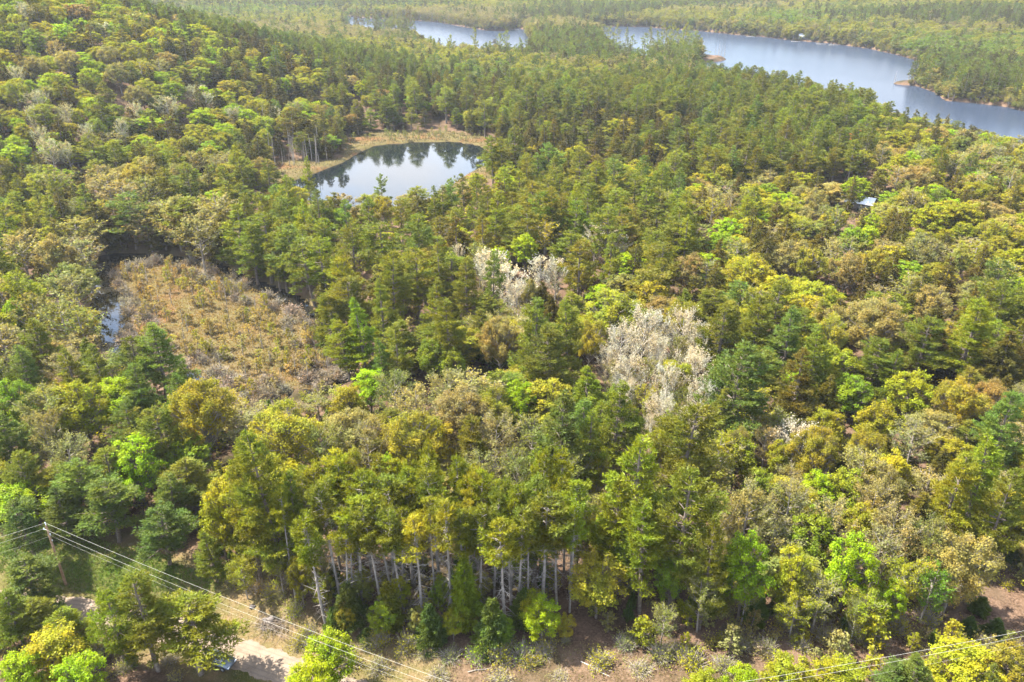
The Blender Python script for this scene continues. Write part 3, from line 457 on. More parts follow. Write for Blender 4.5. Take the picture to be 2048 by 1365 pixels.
for px, py, h in ((1287, 126, 20), (1298, 124, 24), (1311, 122, 20), (1322, 121, 25), (1333, 120, 23), (1345, 119, 26), (1356, 117, 21), (1366, 116, 25), (1378, 114, 22), (1388, 113, 20), (1340, 128, 22), (1360, 126, 24), (1318, 130, 20), (1300, 134, 18), (1375, 122, 20), (1396, 118, 16),
    (1405, 118, 10), (1262, 124, 18), (1248, 118, 22), (1232, 112, 23), (1220, 108, 20), (1208, 100, 21)): PB.append(('white_pine', px, py, rng.uniform(22, 32), h, 'po' if h % 2 else 'pg'))
for px, py, h in ((716, 66, 26), (727, 66, 22), (739, 66, 27), (752, 66, 24), (793, 65, 25), (804, 65, 23), (815, 66, 26), (824, 67, 20), (1060, 100, 16), (1075, 84, 20), (1092, 80, 18), (1110, 80, 21), (1130, 82, 19), (1150, 84, 22), (1170, 86, 20), (1190, 90, 18)): PB.append(('white_pine', px, py, rng.uniform(13, 20), h, 'po' if h % 2 else 'hd'))
for px, py, h in ((900, 126, 20), (953, 132, 26), (1000, 128, 22), (1012, 130, 24), (870, 128, 18), (980, 132, 17), (1040, 126, 18)): PB.append(('white_pine', px, py, rng.uniform(20, 28), h, 'pg'))
trees = []          # dict(kind,var,x,y,z,h,w,tint,hand)
for kind, px, py, wpx, h, tc_, *vv in PK:
    x, y = at_px(px, py, h); z = terrain(np.array([[x, y]]))[0]
    f = project(x, y, z + h * .6)[2]; trees.append(dict(kind=kind, x=x, y=y, z=z, h=h, w=wpx * f / FPX, tint=tc_, hand=True, **(dict(var=vv[0]) if vv else {})))
for kind, px, py, wpx, h, tc_ in PB:
    x, y = at_px(px, py, 0); z = max(terrain(np.array([[x, y]]))[0], .1); trees.append(dict(kind=kind, x=x, y=y, z=z, h=h, w=wpx * project(x, y, z)[2] / FPX, tint=tc_, hand=True))
# tight parallel trunks behind the bare front row of the pine stand, a fringe of grey snags by the pond, larches and alders on the bog
HX = np.array([[t['x'], t['y']] for t in trees]); HR = np.array([t['w'] * .5 for t in trees])

# ------------------------------------------------------------------ the woods between: a jittered hexagonal scatter, its mix of kinds by area
def mixfor(px, py, y, hz):
    if py < 300 and px < 640 and hz > 4:
        if px > 420 and py < 190: return dict(maple=.34, oak=.12, hemlock=.46, white_pine=.08), 'hill'
        return dict(maple=.50, oak=.20, hemlock=.13, white_pine=.09, aspen=.06, blossoming_tree=.02), 'hill'
    if px < 460 and py < 500: return dict(white_pine=.30, hemlock=.22, aspen=.22, oak=.16, maple=.10), 'mid'
    if px < 260 and py < 720: return dict(white_pine=.38, aspen=.34, oak=.14, maple=.14), 'mid'
    if px < 450: return dict(white_pine=.45, aspen=.2, maple=.25, oak=.1), 'mid'
    if px < 1010 and py < 310: return dict(hemlock=.50, white_pine=.36, maple=.09, oak=.05), 'dark'
    if 1040 < px < 1400 and 215 < py < 330: return dict(hemlock=.62, white_pine=.28, maple=.1), 'dark'
    if px > 1000 and py < 330 and px < 1750: return dict(white_pine=.80, hemlock=.10, maple=.07, oak=.03), 'pine'
    if px > 1380 and py < 560: return dict(aspen=.26, maple=.24, oak=.18, hemlock=.22, white_pine=.10), 'soft'
    if px < 1400 and py < 560: return dict(white_pine=.66, hemlock=.1, maple=.12, oak=.08, aspen=.04), 'pine'
    if px < 900 and py < 760: return dict(white_pine=.85, maple=.05, hemlock=.1), 'pine'
    if px > 1380 and py < 760: return dict(white_pine=.40, hemlock=.24, oak=.14, maple=.12, aspen=.10), 'mid'
    if px > 1380: return dict(aspen=.36, maple=.26, oak=.20, white_pine=.12, hemlock=.06), 'soft'
    return dict(aspen=.24, maple=.24, oak=.2, white_pine=.28, hemlock=.04), 'mid'
COLS = dict(white_pine=dict(pg=.44, pb=.14, py=.2, po=.22), hemlock=dict(hd=.55, ho=.45), maple=dict(yg=.48, lime=.2, green=.16, gold=.1, gg=.06), oak=dict(tan=.3, gold=.32, yg=.34, brn=.04),
    aspen=dict(gry=.4, gg=.3, tan=.14, yg=.16), blossoming_tree=dict(wht=1.0), spruce=dict(sp=1))
def pick(d): 
    k = list(d); p = np.array([d[q] for q in k]); return k[int(rng.choice(len(k), p=p / p.sum()))]
def hexpts(y0, y1, step, side):
    out = []; y = y0; row = 0
    while y < y1:
        hw = (y * .62 + 55) * side; xs = np.arange(-hw, hw, step) + (row % 2) * step * .5
        out.append(np.column_stack([xs, np.full(len(xs), y)])); y += step * .866; row += 1
    P = np.concatenate(out); return P + rng.uniform(-.36, .36, P.shape) * step
def keep_land(P, margin=2.0):
    z, d = terrain(P, True)
    ok = (d['lake'] > margin + 1) & (d['pond'] > 6) & (d['marsh'] > -1) & (d['bogw'] > 1.5)
    for poly, mrg in ((VERGE, 1.0), (PATHP, .4), (CLEAR, .5), (YARD, 1.5), (MEADOW, 2)): ok &= sdf(P, poly) > mrg
    ok &= d['road'] > 4
    return P[ok], z[ok], d
near = np.concatenate([hexpts(74, 190, 6.4, 1.15), hexpts(190, 470, 7.0, 1.12)]); near, nzv, _ = keep_land(near)
dmin = np.array([np.min(np.hypot(*(HX - p).T) - HR * .5) for p in near]); sel = dmin > 1.7; near, nzv = near[sel], nzv[sel]
cn = rng.random((4, 2)) * .02
# keep a view over the verge: nothing unpicked stands on the camera's side of the road
for (x, y), z in zip(near, nzv):
    if y < 74 + .0 * abs(x): continue
    px, py, _f = project(x, y, z + 11)
    mx_, zone = mixfor(px, py, y, z); kind = pick(mx_); c = pick(COLS[kind])
    clump = math.sin(x * .05 + 1.3 * math.sin(y * .031)) * math.sin(y * .043 + 2 + math.sin(x * .027))
    if kind in ('maple', 'oak') and zone == 'hill' and rng.random() < .8: c = pick(dict(lime=.30, yg=.42, green=.18, gold=.06, gg=.04))
    if zone == 'pine' and kind == 'white_pine': c = pick(dict(pg=.5, po=.3, py=.14, pb=.06))
    h = HNOM[kind] * rng.uniform(.62, 1.08) * (.86 if zone in ('soft',) else .92) * (.84 if kind == 'white_pine' and zone != 'pine' else 1)
    if y < 100: h *= .8
    if 560 < px < 1150 and y < 98: continue
    w = 2 * dict(white_pine=4.6, hemlock=3.7, maple=4.5, oak=5.4, aspen=4.2, blossoming_tree=4.0)[kind] * rng.uniform(.68, 1.28) * ((1.25 if kind in ('white_pine', 'hemlock') else 1.08) if zone in ('hill', 'pine', 'dark') else 1.08)
    trees.append(dict(kind=kind, x=x, y=y, z=z, h=h, w=w, tint=c, hand=False))
VIEW = [([(585, 352), (640, 322), (700, 285), (760, 262), (985, 276), (1020, 318), (985, 340), (905, 352), (840, 372), (760, 384), (660, 384), (600, 376)], 300), ([(540, 325), (640, 320), (700, 320), (640, 352), (560, 352)], 330),
    ([(195, 525), (300, 515), (430, 522), (520, 565), (640, 640), (690, 720), (690, 790), (600, 812), (500, 820), (440, 770), (390, 735), (350, 690), (335, 640), (250, 650), (245, 690), (195, 690), (188, 600)], 215)]
VIEW.append(([(1610, 390), (1690, 364), (1760, 364), (1764, 412), (1620, 408)], math.hypot(*at_px(1718, 402, 0)) - 3))
def blocks(t):
    a, b, _ = project(t['x'], t['y'], t['z'] + t['h'])
    return any(t['dist0'] < D and sdf(np.array([[a, b]]), np.array(V, float))[0] < 0 for V, D in VIEW)
for t in trees: t['dist0'] = math.hypot(t['x'], t['y'])
hs = [t for t in trees if t['hand'] and t['kind'] not in ('alder_shrub', 'larch_sapling', 'dead_tree')]
hp = np.array([[*project(t['x'], t['y'], t['z'] + t['h'])[:2], project(t['x'], t['y'], t['z'])[1], t['w'] * FPX / project(t['x'], t['y'], t['z'])[2], t['dist0']] for t in hs])
def hides(t):
    a, b, _ = project(t['x'], t['y'], t['z'] + t['h']); H = hp[:, 2] - hp[:, 1]
    return bool(np.any((hp[:, 4] > t['dist0'] + 2) & (np.abs(hp[:, 0] - a) < .5 * hp[:, 3]) & (b > hp[:, 1] - .1 * H) & (b < hp[:, 1] + .5 * H)))
trees = [t for t in trees if t['hand'] or not (blocks(t) or hides(t))]
# behind the bare front row of the pine stand
for i in range(52):
    x, y = at_px(rng.uniform(590, 1140), rng.uniform(1090, 1240), 0); z = terrain(np.array([[x, y]]))[0]
    if np.min(np.hypot(*(HX - [x, y]).T)) < 1.3: continue
    trees.append(dict(kind='tall_pine', x=x, y=y, z=z, h=rng.uniform(15, 18.5), w=rng.uniform(3.6, 5.0), tint=pick(dict(py=.68, pg=.24, gold=.08)), hand=True, back=True))
# bog
def scatter_px(n, box, test):
    out = []
    while len(out) < n:
        x, y = on_plane([(rng.uniform(box[0], box[2]), rng.uniform(box[1], box[3]))], -.1)[0]
        if test(np.array([[x, y]])): out.append((x, y))
    return out
def edge_test(lo, hi): return lambda p: lo < -sdf(p, BOGM)[0] < hi
for x, y in scatter_px(150, (190, 515, 700, 835), edge_test(.3, 8.5)):
    trees.append(dict(kind='alder_shrub', x=x, y=y, z=-.2, h=rng.uniform(1.8, 3.8), w=rng.uniform(3.5, 6.5), tint='alder', hand=True))
for x, y in scatter_px(50, (190, 515, 700, 835), edge_test(6, 80)):
    trees.append(dict(kind='alder_shrub', x=x, y=y, z=-.2, h=rng.uniform(.7, 1.4), w=rng.uniform(1.6, 3.0), tint=pick(dict(alder=.3, tan=.3, larch=.4)), hand=True))
for x, y in scatter_px(140, (190, 515, 700, 835), edge_test(4, 80)):
    trees.append(dict(kind='larch_sapling', x=x, y=y, z=-.2, h=rng.uniform(2.2, 6.0), w=rng.uniform(1.2, 2.4), tint=pick(dict(larch=.6, gold=.3, tan=.1)), hand=True))
for x, y in scatter_px(26, (190, 540, 700, 835), edge_test(3, 80)):
    trees.append(dict(kind='dead_tree', x=x, y=y, z=-.2, h=rng.uniform(3, 7), w=1, tint='tan', hand=True))
for i in range(44):     # grey snags on the pond's far shore
    a = rng.random(); x, y = on_plane([(530 + 125 * a + rng.normal(0, 4), 324 - 6 * a + rng.normal(0, 5))], 0)[0]
    trees.append(dict(kind='dead_tree', x=x, y=y, z=terrain(np.array([[x, y]]))[0], h=rng.uniform(4, 13), w=1, tint='tan', hand=True))
for i in range(40):     # stunted larches in the marsh ring
    x, y = on_plane([(rng.uniform(700, 980), rng.uniform(262, 284))], 0)[0]
    if sdf(np.array([[x, y]]), POND)[0] > 2: trees.append(dict(kind='larch_sapling', x=x, y=y, z=terrain(np.array([[x, y]]))[0], h=rng.uniform(2, 5), w=rng.uniform(1.2, 2.2), tint='gg', hand=True))
for px, py, h in ((1788, 165, 9), (1792, 164, 6), (1815, 165, 8), (1822, 164, 9), (1436, 117, 12), (1442, 118, 10), (1448, 118, 11), (1430, 118, 9)):
    x, y = on_plane([(px, py)], 0)[0]; trees.append(dict(kind='dead_tree', x=x, y=y, z=terrain(np.array([[x, y]]))[0], h=h, w=1, tint='tan', hand=True))
# verge and forest-edge shrubs
for px, py, h, wpx, c in ((600, 1290, 2, 60, 'yg'), (795, 1245, 4, 60, 'yg'), (715, 1245, 5, 55, 'gold'), (670, 1290, 2.5, 50, 'gry'), (1060, 1330, 2, 60, 'yg'), (1250, 1300, 3, 70, 'gg'), (1350, 1310, 3, 70, 'gg'), (1580, 1260, 3, 60, 'alder'),
    (1700, 1270, 3, 60, 'yg'), (1480, 1300, 3, 70, 'gg'), (1790, 1260, 4, 80, 'gold'), (1850, 1250, 4, 80, 'yg'), (520, 1180, 2.5, 60, 'tan'), (560, 1200, 2, 50, 'tan'), (430, 1150, 2, 45, 'yg'), (700, 1330, 2.2, 80, 'gold'), (760, 1345, 2, 70, 'gry'),
    (1640, 1240, 3, 60, 'gry'), (230, 1290, 2.5, 80, 'yg'), (180, 1330, 2.5, 90, 'gry'), (60, 1230, 3, 90, 'gg'), (150, 1260, 3, 90, 'alder'), (340, 1330, 2, 60, 'gry'), (250, 1340, 2, 60, 'gg'), (1130, 1290, 1.2, 30, 'gg'), (815, 1305, 3, 70, 'yg'), (850, 1312, 2, 60, 'gry'), (900, 1318, 2.4, 70, 'gg'), (955, 1322, 3, 70, 'green'), (1000, 1325, 3.2, 80, 'yg'), (1045, 1318, 4, 80, 'green'), (1085, 1312, 3, 70, 'yg'), (1200, 1330, 2.4, 80, 'gold'),
    (1280, 1345, 2, 80, 'gry'), (1320, 1325, 3.5, 80, 'gg'), (1380, 1335, 3, 90, 'yg'), (1450, 1340, 2.5, 80, 'gg'), (880, 1350, 1.5, 70, 'gry'), (1000, 1358, 1.5, 80, 'tan'), (1120, 1358, 1.2, 60, 'tan'), (620, 1275, 3, 60, 'yg'), (760, 1290, 3.5, 70, 'yg'), (735, 1300, 2, 50, 'gg'),
    (1530, 1310, 3.5, 80, 'gg'), (1600, 1300, 3, 70, 'yg'), (1650, 1290, 3, 80, 'gry'), (1740, 1290, 3, 80, 'gg'), (590, 1230, 3, 60, 'yg'), (545, 1190, 3, 60, 'gold'), (470, 1165, 2.5, 60, 'yg')):
    x, y = at_px(px, py, 0); z = terrain(np.array([[x, y]]))[0]; f = project(x, y, z)[2]
    trees.append(dict(kind='alder_shrub', x=x, y=y, z=z, h=h, w=wpx * f / FPX, tint=c, hand=True))

for t in trees:
    t['var'] = t['var'] if 'var' in t else int(rng.integers(len(SPEC[t['kind']]))); t['rot'] = rng.uniform(0, 6.283)
    t['px'], t['py'], t['f'] = project(t['x'], t['y'], t['z'] + t['h'] * .75); t['dist'] = math.hypot(t['x'], t['y'])
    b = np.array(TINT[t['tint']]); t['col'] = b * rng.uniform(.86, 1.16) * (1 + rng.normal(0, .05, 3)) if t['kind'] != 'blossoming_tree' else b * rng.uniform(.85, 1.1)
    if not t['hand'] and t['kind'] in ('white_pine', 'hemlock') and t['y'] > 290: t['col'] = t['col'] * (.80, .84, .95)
    if t['kind'] == 'blossoming_tree' and t['px'] < 520: t['col'] = np.array((.23, .23, .15)) * rng.uniform(.9, 1.1)
    t['seen'] = -60 < t['px'] < 2108 and t['py'] < 1420
by = {}
for t in trees: by.setdefault('pine' if 'pine' in t['kind'] else t['kind'], []).append(t)
single, rest = [], []
for k, L in by.items():
    L.sort(key=lambda t: (not t['seen'], not t['hand'], t['dist'])); single += [t for t in L[:300] if t['seen']]; rest += [t for t in L[:300] if not t['seen']] + L[300:]

# ------------------------------------------------------------------ labels that tell each one apart
def where(t):
    px, py, y = t['px'], t['py'], t['y']
    k = t['kind']
    bm = sdf(np.array([[t['x'], t['y']]]), BOGM)[0]
    if bm < 0: return 'on the bog', 'on the brown bog'
    if k in ('dead_tree', 'larch_sapling'): return ('pond', 'on the marshy pond shore') if px < 1200 else ('spit', 'at the large lake edge')
    if py > 1130 and t['dist'] < 78: return ('road', 'below the country road') if px < 760 else ('lowedge', 'below the overhead wire')
    if px < 600 and py > 880: return 'verge', 'around the utility pole'
    if py > 880 and px < 1170: return 'stand', 'within the roadside pine stand'
    if py > 880: return ('trail', 'beside the leaf-strewn trail') if px < 1470 else ('slope', 'on the leafy lower slope')
    if px < 430 and t['z'] > 22: return 'hilltop', 'high on the wooded hill'
    if px < 600 and t['z'] > 5: return 'hillfoot', 'on the lower wooded hillside'
    if px < 1040 and py < 300: return 'behind', 'behind the small pond'
    if px < 520: return ('bogleft', 'on the left bank of the bog') if py < 720 else ('bogfront', 'in front of the bog')
    if py < 430 and px < 1250: return 'pondfront', 'before the small pond'
    if py < 330: return 'lakefront', 'below the large lake'
    if px > 1480 and py < 450: return 'shed', 'around the white-roofed shed'
    if px < 960 and py < 720: return 'belt', 'between bog and pond'
    if px < 1200 and py < 720: return 'white', 'beside the small white blossoms'
    if px < 1170: return 'middle', 'between bog and pine stand'
    if px < 1480: return 'bigwhite', 'around the white grove'
    return ('upright', 'below the white-roofed shed') if py < 650 else ('dome', 'near the big domed tan oak')
ORD = ['', 'second ', 'third ', 'fourth ', 'fifth ', 'sixth ', 'seventh ', 'eighth ', 'ninth ', 'tenth ', 'eleventh ', 'twelfth ']
KW = dict(white_pine='pine', tall_pine='bare-trunked pine', hemlock='hemlock', spruce='spruce', maple='maple', oak='oak', aspen='feathery aspen', blossoming_tree='blossoming tree', alder_shrub='shrub', larch_sapling='larch', dead_tree='bare snag')
bk = {}
for t in single:
    key, ph = where(t); t['phrase'] = ph; cw = CWORD[t['tint']] if t['kind'] != 'dead_tree' else 'grey'
    t['desc'] = cw + ' ' + KW[t['kind']]; bk.setdefault((t['desc'], ph), []).append(t)
for (desc, ph), L in bk.items():
    n = len(L); rows = max(1, math.ceil(n / 8)); L.sort(key=lambda t: t['dist']); per = math.ceil(n / rows)
    for i in range(rows):
        R = sorted(L[i * per:(i + 1) * per], key=lambda t: t['px'])
        for j, t in enumerate(R):
            if n == 1: t['label'] = f"the only {desc} {ph}"
            else:
                row = '' if rows == 1 else (' in nearest row' if i == 0 else f' in {ORD[i].strip() if i < 12 else str(i + 1) + "th"} row')
                t['label'] = f"{desc}, {ORD[j]}{'leftmost' if j == 0 else 'from left'}{row}, {ph}"
            if len(t['label'].replace(',', '').split()) > 16: t['label'] = t['label'].replace(' coming into leaf', '').replace('around the white grove', 'round white grove').replace(' the ', ' ')
GRP = dict(white_pine='white pines of the woods', tall_pine='bare-trunked pines of the roadside stand', hemlock='hemlocks of the woods', spruce='young spruces at the forest edge', maple='leafing maples of the woods', oak='oaks of the woods', aspen='aspens coming into leaf',
    blossoming_tree='white blossoming trees', alder_shrub='low shrubs', larch_sapling='stunted larches on wet ground', dead_tree='bare grey snags')

def link(o, parent=None):
    C.objects.link(o)
    if parent: o.parent = parent
    return o
made = {}
for t in single:
    lod = 0 if t['dist'] < 165 else (1 if t['dist'] < 430 else 2); k = t['kind']
    if k in ('alder_shrub', 'larch_sapling', 'dead_tree', 'spruce') and lod == 0 and t['dist'] > 110: lod = 1
    m1, m2 = form(k, t['var'], lod); w0 = crad(k, t['var']) * 2; sxy = t['w'] / w0; sz = t['h'] / HNOM[k]
    if k == 'dead_tree': sxy = max(.8, sz)
    if k in ('white_pine', 'tall_pine') and lod < 2: sxy *= 1.06
    loc, rot, scl = (t['x'], t['y'], t['z'] - .12), (rng.normal(0, .045 if k == 'tall_pine' else .03), rng.normal(0, .045 if k == 'tall_pine' else .03), t['rot']), (sxy, sxy, sz)
    if lod < 2 and m2 is not None:
        proto = made.get((k, t['var'], lod))
        if proto is None:
            root = bpy.data.objects.new(k, None); root.empty_display_size = .5
            kids = [bpy.data.objects.new('trunk', m1), bpy.data.objects.new('crown', m2)]; made[(k, t['var'], lod)] = (root, kids)
        else: root = proto[0].copy(); kids = [q.copy() for q in proto[1]]
        link(root)
        for q in kids: link(q, root)
        kids[1]['tint'] = [float(v) for v in t['col']]
    else:
        root = bpy.data.objects.new(k, m1); link(root); root['tint'] = [float(v) for v in t['col']]
    root.location, root.rotation_euler, root.scale = loc, rot, scl
    root['label'] = t['label']; root['category'] = CAT[k]; root['group'] = GRP[k]

# ------------------------------------------------------------------ the far-off woods and the undergrowth: one object each, scattered with geometry nodes
def scatter_object(name, pts, cols, idx, rots, scl, protos, label):
    pc = bpy.data.collections.new(name + '_forms')
    for i, me in enumerate(protos): pc.objects.link(bpy.data.objects.new(f"{name}_form_{i:03d}", me))
    me = bpy.data.meshes.new(name); me.vertices.add(len(pts)); me.vertices.foreach_set('co', np.asarray(pts, 'f').ravel())
    for nm, ty, key, arr in (('tint', 'FLOAT_VECTOR', 'vector', cols), ('rot', 'FLOAT_VECTOR', 'vector', np.column_stack([rng.normal(0, .03, len(pts)), rng.normal(0, .03, len(pts)), rots])), ('scl', 'FLOAT_VECTOR', 'vector', scl), ('idx', 'INT', 'value', idx)):
        a = me.attributes.new(nm, ty, 'POINT'); a.data.foreach_set(key, np.asarray(arr, 'i' if ty == 'INT' else 'f').ravel())
    o = bpy.data.objects.new(name, me); C.objects.link(o); o['kind'] = 'stuff'; o['label'] = label
    g = bpy.data.node_groups.new(name, 'GeometryNodeTree'); g.interface.new_socket('Geometry', in_out='INPUT', socket_type='NodeSocketGeometry'); g.interface.new_socket('Geometry', in_out='OUTPUT', socket_type='NodeSocketGeometry')
    gi, go = g.nodes.new('NodeGroupInput'), g.nodes.new('NodeGroupOutput'); ci = g.nodes.new('GeometryNodeCollectionInfo'); ci.inputs['Collection'].default_value = pc; ci.inputs['Separate Children'].default_value = True; ci.inputs['Reset Children'].default_value = True
    ip = g.nodes.new('GeometryNodeInstanceOnPoints'); ip.inputs['Pick Instance'].default_value = True; L = g.links.new
    def att(nm, ty):
        q = g.nodes.new('GeometryNodeInputNamedAttribute'); q.data_type = ty; q.inputs['Name'].default_value = nm; return q.outputs['Attribute']
    e2r = g.nodes.new('FunctionNodeEulerToRotation'); L(att('rot', 'FLOAT_VECTOR'), e2r.inputs[0])
    L(gi.outputs[0], ip.inputs['Points']); L(ci.outputs[0], ip.inputs['Instance']); L(att('idx', 'INT'), ip.inputs['Instance Index']); L(e2r.outputs[0], ip.inputs['Rotation']); L(att('scl', 'FLOAT_VECTOR'), ip.inputs['Scale']); L(ip.outputs[0], go.inputs[0])
    md = o.modifiers.new('scatter', 'NODES'); md.node_group = g; return o
protos, pindex = [], {}
def pidx(kind, var, lod):
    key = (kind, var, lod)
    if key not in pindex:
        pindex[key] = len(protos)
        if lod > 1: protos.append(form(kind, var, lod)[0])
        else:
            sp_ = dict(SPEC[kind][var]); T, L = sp_.pop('f')(np.random.default_rng(500 + 7 * var + len(kind)), lod, **sp_); L = L or Geo(); L.join(T, 1); protos.append(L.mesh(kind, [M['leaf'], M[BARK[kind]]]))
    return pindex[key]
fp, fc, fi, fr, fs = [], [], [], [], []
LV = [np.array(q, float) for q in ([(672, 30), (690, 31), (831, 44), (930, 57), (1033, 60), (1050, 72), (1062, 90), (1000, 92), (940, 84), (880, 78), (832, 70), (828, 60), (720, 50), (680, 46)],
    [(1200, 56), (1380, 62), (1590, 84), (1790, 112), (1850, 130), (1830, 150), (1780, 165), (1860, 185), (1900, 205), (2048, 225), (2048, 280), (1960, 250), (1890, 228), (1800, 190), (1730, 178), (1680, 165), (1600, 150), (1480, 128), (1402, 122), (1402, 70), (1285, 68), (1285, 100), (1270, 100), (1255, 85), (1210, 72)])]
def hides_lake(x, y, z):
    a, b, _ = project(x, y, z); return any(sdf(np.array([[a, b]]), q)[0] < 0 for q in LV)
def far_add(kind, var, x, y, z, h, w, col, rot):
    if 330 < y < 1000 and h > 3 and hides_lake(x, y, z + h * .9): return
    dd_ = math.hypot(x, y); lod = 1 if dd_ < 540 else (2 if dd_ < 1150 else 3); w0 = crad(kind, var) * 2
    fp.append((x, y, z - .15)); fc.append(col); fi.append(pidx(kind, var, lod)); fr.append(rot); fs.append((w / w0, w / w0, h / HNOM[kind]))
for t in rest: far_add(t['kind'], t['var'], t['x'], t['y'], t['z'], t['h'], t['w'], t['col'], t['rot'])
for y0, y1, st in ((470, 800, 6.6), (800, 1300, 7.4), (1300, 2100, 9.5), (2100, 3600, 17)):
    P = hexpts(y0, y1, st, 1.1); P, z, dd = keep_land(P, 1.0)
    for (x, y), zz in zip(P, z):
        px, py, f = project(x, y, zz + 12)
        if px < 640 and py < -60 and y > 760: continue
        cl = math.sin(x * .013 + 1.7 * math.sin(y * .009)) + math.sin(y * .017 + 2 * math.sin(x * .011 + 1)) + rng.normal(0, .45)
        nearlake = y < 560 or (px < 1480 and y < 760)
        if cl > (.75 if not nearlake else -1.0): kind = pick(dict(hemlock=.55, white_pine=.45) if not nearlake else dict(hemlock=.25, white_pine=.75))
        else: kind = pick(dict(oak=.50, maple=.28, aspen=.16, hemlock=.05, white_pine=.09))
        c = pick(COLS[kind]) if kind != 'oak' else pick(dict(tan=.45, gold=.2, yg=.35)); var = int(rng.integers(len(SPEC[kind])))
        fld = .5 + .5 * math.sin(x * .009 + 2 * math.sin(y * .0065 + 1)) * math.sin(y * .011 + 1.4 * math.sin(x * .008)) + rng.normal(0, .16)
        if kind in ('maple', 'oak', 'aspen'): c = ['tan', 'tan', 'gold', 'yg', 'yg', 'gg', 'green'][int(np.clip(fld * 7, 0, 6))]
        h = HNOM[kind] * rng.uniform(.72, 1.05) * (.85 if kind == 'white_pine' else 1); w = 2 * dict(white_pine=4.8, hemlock=4.0, maple=5.6, oak=6.8, aspen=5.2)[kind] * rng.uniform(.85, 1.15) * (1 if y < 1300 else 1.3) * (1.5 if y > 2100 else 1)
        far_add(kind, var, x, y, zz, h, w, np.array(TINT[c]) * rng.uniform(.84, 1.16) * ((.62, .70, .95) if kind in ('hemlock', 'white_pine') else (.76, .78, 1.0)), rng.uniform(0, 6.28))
# low leafy fringe leaning over the shores
FR = hexpts(330, 1300, 4.0, 1.1); dl = np.minimum(sdf(FR, LAKE), sdf(FR, LAKE2)); FR, dl = FR[(dl > .4) & (dl < 9)], dl[(dl > .4) & (dl < 9)]; fz = np.maximum(terrain(FR), 0)
for (x, y), d1, z1 in zip(FR, dl, fz):
    kind = pick(dict(maple=.35, oak=.3, aspen=.1, hemlock=.25)); h = (4 + d1 * .9) * rng.uniform(.7, 1.25); far_add(kind, int(rng.integers(len(SPEC[kind]))), x, y, z1 - h * .12, h, h * rng.uniform(.8, 1.1), np.array(TINT[pick(dict(gg=.3, tan=.2, po=.2, gry=.15, ho=.15))]), rng.uniform(0, 6.28))
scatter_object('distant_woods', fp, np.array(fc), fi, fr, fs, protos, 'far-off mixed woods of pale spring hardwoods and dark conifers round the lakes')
# undergrowth
UP = np.concatenate([hexpts(66, 130, 2.0, 1.05), hexpts(130, 330, 3.6, 1.05)]); UP, uz, _ = keep_land(UP, .5); keep = rng.random(len(UP)) < .62; UP, uz = UP[keep], uz[keep]
uprot = []; upi = {}
def uidx(k, v, l):
    if (k, v, l) not in upi:
        upi[(k, v, l)] = len(uprot); T, L = SPEC[k][v]['f'](np.random.default_rng(99 + v), l, **{a: b for a, b in SPEC[k][v].items() if a != 'f'}); L.join(T, 1); uprot.append(L.mesh('undergrowth', [M['leaf'], M['bark']]))
    return upi[(k, v, l)]
ui, uc, us = [], [], []
for (x, y) in UP:
    l = 1 if y < 110 else 2; q = rng.random()
    if q < .62: ui.append(uidx('alder_shrub', int(rng.integers(3)), l)); w = rng.uniform(.45, 1.1); us.append((w, w, w * rng.uniform(.6, 1.3))); c = pick(dict(gry=.3, tan=.25, yg=.2, gg=.15, alder=.1))
    elif q < .9: ui.append(uidx('larch_sapling', int(rng.integers(2)), l)); w = rng.uniform(.6, 1.3); us.append((w, w, w * rng.uniform(.5, .9))); c = pick(dict(gry=.3, yg=.3, gg=.3, gold=.1))
    else: ui.append(uidx('spruce', int(rng.integers(2)), l)); w = rng.uniform(.25, .5); us.append((w, w, w)); c = 'sp'
    uc.append(np.array(TINT[c]) * rng.uniform(.85, 1.2))
scatter_object('undergrowth', np.column_stack([UP, uz - .05]), np.array(uc), ui, rng.uniform(0, 6.28, len(UP)), us, uprot, 'thin undergrowth of saplings and brush under the trees')

